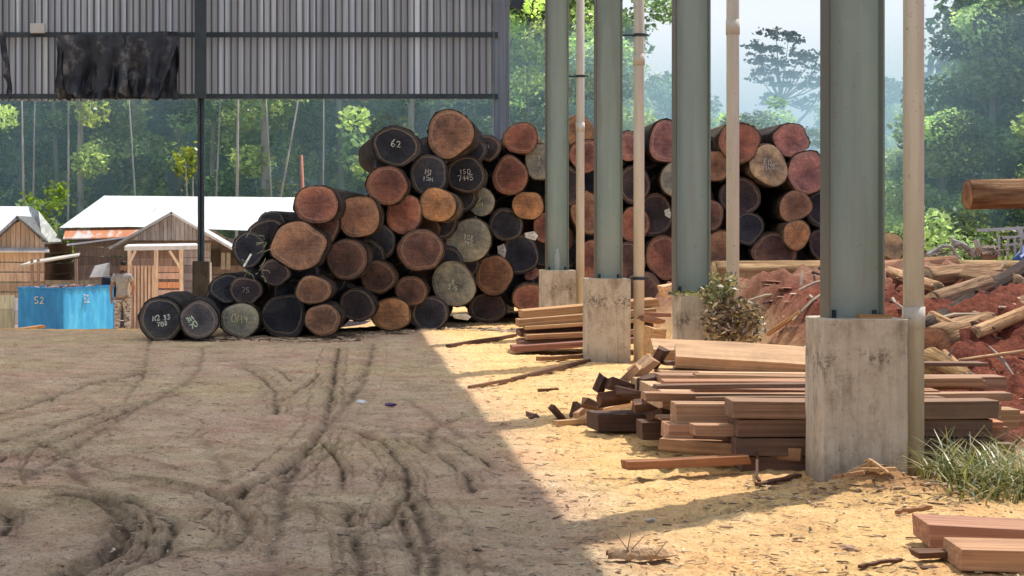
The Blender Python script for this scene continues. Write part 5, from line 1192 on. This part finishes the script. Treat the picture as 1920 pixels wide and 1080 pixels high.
# ------------------------------------------------------------------ trees
def tree_mesh(kind, seed):
    """returns (trunk MB, leaf V,F,C) for a unit tree of given kind, base at the origin"""
    r = np.random.default_rng(seed); mb = MB(); clumps = []
    if kind == 'tall':
        H = 17; lean = r.normal(size=2)*.5
        pts = [Vector((lean[0]*t*t+.15*math.sin(t*5+seed), lean[1]*t*t, H*.85*t-.8)) for t in np.linspace(0, 1, 7)]; mb.tube(pts, [.26-.028*i for i in range(7)], 7)
        for i in range(12):
            t = .45+.5*r.random(); p = pts[int(t*6)]; a = r.random()*2*PI; L = 1.2+2.2*r.random()
            q = p+Vector((math.cos(a)*L, math.sin(a)*L, .5+1.4*r.random())); mb.tube([p, (p+q)/2+Vector((0, 0, .15)), q], [.08, .05, .02], 5)
            clumps.append((q, 1.0+.7*r.random()))
            clumps.append(((p+q)/2+Vector((0, 0, .4)), .8+.4*r.random()))
        for i in range(10): clumps.append((pts[-1]+Vector((r.normal()*1.5, r.normal()*1.5, r.normal()*1.0)), 1.0+.5*r.random()))
        for i in range(8):
            t = r.random(); p = pts[int(t*5)]; clumps.append((Vector((p.x+r.normal()*.5, p.y+r.normal()*.5, p.z)), .5+.5*r.random()))
        nl = 300; ls = .13
    elif kind == 'column':     # vine-hung column
        H = 12
        pts = [Vector((.15*math.sin(t*4+seed), 0, H*t-.8)) for t in np.linspace(0, 1, 6)]; mb.tube(pts, [.2-.025*i for i in range(6)], 6)
        for i in range(34):
            t = r.random(); w = .55+.7*math.sin(t*9+seed)**2
            clumps.append((Vector((r.normal()*w*.8, r.normal()*w*.8, t*H)), .45+.55*r.random()))
        nl = 300; ls = .11
    elif kind == 'bush':
        for i in range(4):
            a = r.random()*2*PI; mb.tube([(0, 0, -.5), (math.cos(a)*.5, math.sin(a)*.5, 1.2), (math.cos(a)*1.2, math.sin(a)*1.2, 2.6)], [.09, .06, .03], 5)
        for i in range(26):
            clumps.append((Vector((r.normal()*1.3, r.normal()*1.1, .4+3.2*r.random()**1.2)), .5+.55*r.random()))
        nl = 320; ls = .12
    elif kind == 'dense':
        H = 11; mb.tube([(0, 0, -1), (.1, 0, H*.4), (.2, .1, H*.8)], [.3, .22, .1], 7)
        for i in range(64):
            z = H*(.06+.94*r.random()); w = 2.7*math.sqrt(max(.03, 1-((z/H-.45)/.58)**2)); a = r.random()*2*PI; q = w*(.55+.45*r.random())
            clumps.append((Vector((math.cos(a)*q, math.sin(a)*q, z)), .65+.75*r.random()))
            if i % 5 == 0: mb.tube([(0.1, 0, z*.7), (math.cos(a)*q*.8, math.sin(a)*q*.8, z)], [.07, .03], 5)
        nl = 330; ls = .13
    Cn = []; K = []
    for c, R in clumps:
        n = int(nl*R*R*.9)+30
        d = r.normal(size=(n, 3)); d /= np.linalg.norm(d, axis=1)[:, None]; q = R*(.45+.6*r.random((n, 1))**.7); d[:, 2] *= .7
        Cn.append(np.array(c)+d*q)
        b_ = (.35+1.9*r.random()**1.5)*(.8 if kind == 'bush' else 1); y_ = r.random()
        g = np.array([.22+.16*y_, .30+.14*y_, .175+.03*y_])*b_
        K.append(g*(.6+.8*r.random((n, 1))))
    V, F, C = quad_leaves(np.vstack(Cn), None, ls, np.vstack(K), r, .55)
    return mb, V, F, C
PROTO = {}
for kd, seeds in (('tall', (1, 2, 3, 4)), ('column', (5, 6, 7)), ('bush', (8, 9, 10)), ('dense', (11, 12, 13))):
    for s_ in seeds:
        mb, V, F, C = tree_mesh(kd, s_)
        nm = 'forest_tree' if kd != 'bush' else 'forest_bush'
        R_ = empty(nm, (0, 0, 0))
        tr = mb.build('trunk', TRUNK, R_, smooth=True); cr = nobj('crown', V, F, LEAF, R_, colors=C)
        PROTO.setdefault(kd, []).append((R_, tr, cr, [False]))
LABELS = {'tall': ('tall slender rainforest tree with bare pale trunk in the hazy forest', 'tree', 'tall trees of the forest'),
          'column': ('narrow tree draped in creepers in the hazy forest', 'tree', 'creeper hung trees of the forest'),
          'bush': ('leafy undergrowth bush at the foot of the forest', 'bush', 'undergrowth bushes'),
          'dense': ('broad dense tree leafy down to the ground in the hazy forest', 'tree', 'dense trees of the forest')}
def put(kd, x, y, s=1.0, sz=1.0, label=None, lean=0, group=None):
    pr = PROTO[kd][random.randrange(len(PROTO[kd]))]; z = gz(x, y)
    if not pr[3][0]: R_, tr, cr = pr[:3]; pr[3][0] = True
    else:
        R_ = pr[0].copy(); COL.objects.link(R_)
        for c in pr[1:3]: c2 = c.copy(); COL.objects.link(c2); c2.parent = R_
    R_.location = (x, y, z); R_.rotation_euler = (0, lean, random.uniform(0, 2*PI)); R_.scale = (s, s, s*sz)
    lb = LABELS[kd]; tag(R_, label or lb[0], lb[1], group or (lb[2] if not label else None)); return R_
random.seed(31)
# left and middle forest
for i in range(15): put('bush', -15+i*1.75+random.uniform(-.5, .5), random.uniform(64, 68), random.uniform(.75, 1.15), random.uniform(.8, 1.1))
for i in range(16): put('column', -15.8+i*1.6+random.uniform(-.7, .7), random.uniform(65.5, 73), random.uniform(.8, 1.15), random.uniform(.9, 1.25))
for i in range(11): put('tall', -17+i*2.6+random.uniform(-.8, .8), random.uniform(72, 80), random.uniform(.75, 1.0), random.uniform(.9, 1.1))
for i in range(12): put('dense', -22+i*2.9+random.uniform(-.8, .8), random.uniform(84, 92), random.uniform(1.0, 1.3), random.uniform(1.0, 1.35))
for i in range(8): put('dense', -26+i*5+random.uniform(-1, 1), random.uniform(98, 108), random.uniform(1.3, 1.6), random.uniform(1.1, 1.5))
# between the columns: falls off to the right
for x, y, s, sz, kd in [(7.6, 84, 1.15, 1.15, 'dense'), (10, 88, .95, 1.1, 'dense'), (9.4, 76, .75, .9, 'tall'), (13, 92, .8, .95, 'dense'), (15.8, 94, .95, .95, 'dense'), (18, 98, .75, .9, 'dense'), (15, 72, .8, .8, 'column'),
                        (21, 100, .62, .9, 'dense'), (24, 100, .6, .8, 'dense'), (27, 98, .55, .8, 'dense'), (12, 70, .9, 1, 'bush'), (15, 71, 1, 1, 'bush'), (18, 71, 1, 1, 'bush'), (21, 74, 1, 1.1, 'bush'), (24, 78, 1.1, 1, 'bush'), (17, 80, .75, .7, 'tall'),
                        (14.2, 110, 1.1, 1.0, 'tall'), (20.5, 108, .75, .8, 'tall'), (26.5, 95, .8, .85, 'tall'), (29, 96, .75, .9, 'column')]:
    put(kd, x, y, s, sz)
# right mass
for x, y, s, sz in [(19.2, 62, .62, .95), (21.5, 64, .85, 1.1), (23.5, 66, 1.0, 1.25), (26, 70, 1.2, 1.4), (22.5, 58, .8, .95), (29, 72, 1.3, 1.4), (28.5, 75, 1.1, 1.5), (20.6, 70, .62, .85), (32, 68, 1.3, 1.4), (18.6, 66, .5, .7), (27.5, 62, 1.1, 1.2)]: put('dense', x, y, s, sz)
for x, y in [(17.5, 56), (19.5, 55), (21.5, 54.5), (16.2, 58), (18.6, 60), (23.5, 54)]: put('bush', x, y, .8, 1)
# the wooded hillside closing the view
def wood_mass():
    r = np.random.default_rng(77); n = 70000
    x = -45+r.random(n)*95; y = 112+r.random(n)*26; z = base_height(x, y)
    top = np.where(x < 12, 15+3*fbm(x*.15, y*.15, 3, 4), np.where(x < 41, 5+2*fbm(x*.3, y*.3, 3, 4), 12+3*fbm(x*.2, y*.2, 3, 4)))
    h = r.random(n)*np.maximum(2, top); cl = vnoise(x*.5+h*.1, h*.55+y*.2, 3)
    C = np.stack([x, y, z+h], 1); k = (.4+1.1*cl)[:, None]; K = np.array([.16, .22, .14])*k*(.6+.8*r.random((n, 1)))
    V, F, c = quad_leaves(C, None, .34, K, r, .6)
    tag(nobj('far_wood', V, F, LEAF, colors=c), 'far wooded hillside closing the view behind the forest', 'forest', kind='stuff')
wood_mass()
# individual pale poles in the forest
def pole_tree(px0, py0, px1, py1, Y, r_, label, mat=TRUNK, t=(1.3, 1.3, 1.25), ground=True, grp_='bare trunks in front of the forest'):
    a, b_ = P(px0, py0, Y), P(px1, py1, Y); d = (a-b_); zb_ = gz(a.x, Y)
    a2 = a+d*max(0, (a.z-zb_)/max(.3, -d.z)) if d.z < 0 else a
    o = MB().tube([a2, (a2+b_)/2+Vector((random.uniform(-.15, .15), 0, 0)), b_], [r_*.85, r_*.7, r_*.45], 7, t).build('bare_trunk', mat, smooth=True); tag(o, label, 'tree trunk', grp_)
pole_tree(444, 372, 447, 120, 62.5, .075, 'straight white bare trunk rising right of the shed post')
pole_tree(531, 330, 566, 150, 62.8, .055, 'thin pale trunk leaning right against the forest')
pole_tree(564, 352, 565, 291, 60, .10, 'reddish broken snag standing above the stack', SNAGM, (1.3, 1.2, 1.2))
pole_tree(360, 372, 361, 330, 62.5, .06, 'short white trunk with yellow leaves left of the shed post')
pole_tree(500, 240, 497, 150, 64, .045, 'faint twin trunk under the wall edge')
pole_tree(43, 300, 40, 150, 64, .06, 'pale thin trunk near the left edge')
pole_tree(62, 372, 66, 150, 65, .05, 'second pale thin trunk near the left edge')
for px, y0, r_ in ((128, 330, .06), (245, 300, .045), (412, 372, .05), (610, 350, .045)):
    pole_tree(px, y0, px+random.uniform(-6, 6), 150, random.uniform(66, 67), r_, 'pale slender trunk standing among the creeper hung trees', grp_='pale slender trunks')
# yellow leaved sapling
def sapling(px, py, Y, R, n, col, label, name='sapling'):
    r = np.random.default_rng(int(px)); R_ = empty(name, (PX(px, Y), Y, gz(PX(px, Y), Y)), label, 'sapling'); top = PZ(py, Y)-R_.location.z
    MB().tube([(0, 0, 0), (.1, 0, top*.5), (0, 0, top)], [.06, .04, .02], 5, (1.3, 1.3, 1.2)).build('trunk', TRUNK, R_)
    cl = r.normal(size=(9, 3))*R*np.array([.75, .6, .55]); C = np.array([0, 0, top])+cl[r.integers(9, size=n)]+r.normal(size=(n, 3))*R*.22
    V, F, c = quad_leaves(C, None, .09, np.array(col)*(.6+.8*r.random((n, 1))), r, .55); nobj('crown', V, F, LEAF, R_, colors=c)
sapling(348, 302, 62.0, .48, 260, (.26, .30, .05), 'sapling with yellow green leaves left of the shed post')
sapling(105, 412, 58.0, .8, 600, (.16, .24, .04), 'bright green sapling between the two huts')
# lone umbrella tree
def lone_tree():
    Y = 130.0; r = np.random.default_rng(5); base = Vector((PX(1478, Y), Y, gz(PX(1478, Y), Y)))
    R_ = empty('umbrella_tree', base, 'lone flat crowned tree standing clear against the sky', 'tree'); l = base
    def q(px, py, dy=0): return P(px, py, Y+dy)-l
    mb = MB()
    mb.tube([(0, 0, 0), q(1474, 300), q(1473, 235), q(1464, 195), q(1462, 160), q(1457, 120)], [.32, .24, .20, .16, .12, .06], 7)
    mb.tube([q(1480, 245), q(1510, 215, 1), q(1528, 190, 1), q(1540, 165, 1)], [.13, .10, .07, .04], 6)
    mb.tube([q(1474, 270), q(1495, 240), q(1500, 232)], [.14, .1, .07], 6)
    layers = [(1455, 62, 42, 9), (1478, 72, 30, 8), (1420, 85, 30, 8), (1450, 92, 45, 9), (1500, 98, 28, 8), (1425, 112, 36, 8), (1470, 118, 42, 9), (1520, 110, 26, 8), (1440, 134, 40, 8), (1492, 140, 34, 8), (1538, 128, 22, 8), (1430, 150, 24, 6), (1465, 158, 34, 7), (1520, 158, 34, 8), (1550, 150, 22, 8), (1448, 178, 18, 8), (1545, 182, 28, 9), (1500, 190, 26, 7), (1530, 205, 20, 6), (1440, 192, 10, 6), (1555, 100, 16, 6)]
    C = []; K = []
    for x, y, a, b_ in layers:
        mb.tube([q(1464, 190), q((x+1464)/2, (y+190)/2+6, r.normal()), q(x, y+3, r.normal())], [.07, .045, .02], 5)
        for _ in range(int(a*.55)):
            cx_ = x+r.normal()*a*.5; cy_ = y+r.normal()*b_*.45; dy = r.normal()*1.2; c = np.array(q(cx_, cy_, dy)); m_ = 9
            C.append(c+r.normal(size=(m_, 3))*np.array([.16, .2, .07])); K.append(np.tile(np.array([.018, .028, .016])*(.6+.8*r.random()), (m_, 1)))
    V, F, c = quad_leaves(np.vstack(C), None, .155, np.vstack(K), r, .55)
    mb.c = [(.3, .28, .26)]*len(mb.c); mb.build('trunk', TRUNK, R_, smooth=True); nobj('crown', V, F, LEAF, R_, colors=c)
lone_tree()

# ------------------------------------------------------------------ smoke haze hanging over the clearing edge
hz = MB().box(-60, 70, 67.5, 111, -3, 8.6).build('smoke_haze', CHALK); hz.data.materials.clear()
hm = bpy.data.materials.new('haze'); hm.use_nodes = True; nt = hm.node_tree; nt.nodes.clear()
o_ = nt.nodes.new('ShaderNodeOutputMaterial'); vsn = nt.nodes.new('ShaderNodeVolumePrincipled'); vsn.inputs['Color'].default_value = (.56, .82, 1.0, 1); vsn.inputs['Density'].default_value = .028; vsn.inputs['Anisotropy'].default_value = .35
nt.links.new(vsn.outputs[0], o_.inputs['Volume']); hz.data.materials.append(hm); tag(hz, 'thin blue smoke hanging among the trees of the forest', 'smoke', kind='stuff')
hz3 = MB().box(-50, 15.4, 62.0, 67.4, -3, 8.6).build('smoke_haze', CHALK); hz3.data.materials.clear(); hz3.data.materials.append(hm); tag(hz3, 'blue smoke drifting low before the left hand trees', 'smoke', kind='stuff')
hz2 = MB().box(15.5, 60, 55, 67.4, -3, 8.6).build('smoke_haze', CHALK); hz2.data.materials.clear(); hz2.data.materials.append(hm); tag(hz2, 'blue smoke drifting before the right hand trees', 'smoke', kind='stuff')

# ------------------------------------------------------------------ light, sky, camera
az, el = math.atan2(.68, .73), math.radians(62.5)
sd = Vector((math.sin(az)*math.cos(el), math.cos(az)*math.cos(el), math.sin(el)))
sl_ = bpy.data.lights.new('sun', 'SUN'); sl_.energy = 5.0; sl_.angle = math.radians(.6); sl_.color = (1, .93, .82)
so = bpy.data.objects.new('sun', sl_); COL.objects.link(so); so.rotation_euler = (-sd).to_track_quat('-Z', 'Y').to_euler()
W = bpy.data.worlds.new('World'); S.world = W; W.use_nodes = True; nt = W.node_tree; nt.nodes.clear()
sk = nt.nodes.new('ShaderNodeTexSky'); sk.sky_type = 'NISHITA'; sk.sun_disc = False; sk.sun_elevation = el; sk.sun_rotation = az; sk.air_density = 1.2; sk.dust_density = 1.6; sk.ozone_density = 1.0
bg = nt.nodes.new('ShaderNodeBackground'); bg.inputs[1].default_value = .15; ow = nt.nodes.new('ShaderNodeOutputWorld')
tcw = nt.nodes.new('ShaderNodeTexCoord'); mpw = node(nt, 'ShaderNodeMapping'); mpw.inputs[3].default_value = (1, 1, 2.6); nt.links.new(tcw.outputs['Generated'], mpw.inputs[0])
cl = ramp(nt, noise(nt, mpw.outputs[0], 3.1, 7, .55, .4), [(.34, (.35, .35, .35)), (.6, (1, 1, 1))]); szw = node(nt, 'ShaderNodeSeparateXYZ'); nt.links.new(tcw.outputs['Generated'], szw.inputs[0])
mrw = node(nt, 'ShaderNodeMapRange'); nt.links.new(szw.outputs[2], mrw.inputs[0]); mrw.inputs[1].default_value = .20; mrw.inputs[2].default_value = .55; mrw.inputs[3].default_value = 1; mrw.inputs[4].default_value = 0
mw = node(nt, 'ShaderNodeMath', operation='MULTIPLY'); nt.links.new(cl, mw.inputs[0]); nt.links.new(mrw.outputs[0], mw.inputs[1])
nt.links.new(mixc(nt, mw.outputs[0], sk.outputs[0], (6.3, 6.55, 7.0)), bg.inputs[0]); nt.links.new(bg.outputs[0], ow.inputs[0])
cam = bpy.data.cameras.new('camera'); co = bpy.data.objects.new('camera', cam); COL.objects.link(co); S.camera = co
co.location = (0, 0, CAMH); co.rotation_euler = (PI/2, 0, 0); cam.sensor_width = 36; cam.lens = 36*FPX/1920
cam.shift_x = (960-PX0)/1920; cam.shift_y = -(540-PY0)/1920; cam.clip_end = 4000; cam.clip_start = .1
S.view_settings.view_transform = 'Standard'; S.view_settings.look = 'None'; S.view_settings.exposure = 0; S.view_settings.gamma = 1
c = S.cycles; c.max_bounces = 7; c.diffuse_bounces = 4; c.transparent_max_bounces = 8; c.volume_bounces = 1; c.use_denoising = True; c.sample_clamp_indirect = 8
S.render.film_transparent = False
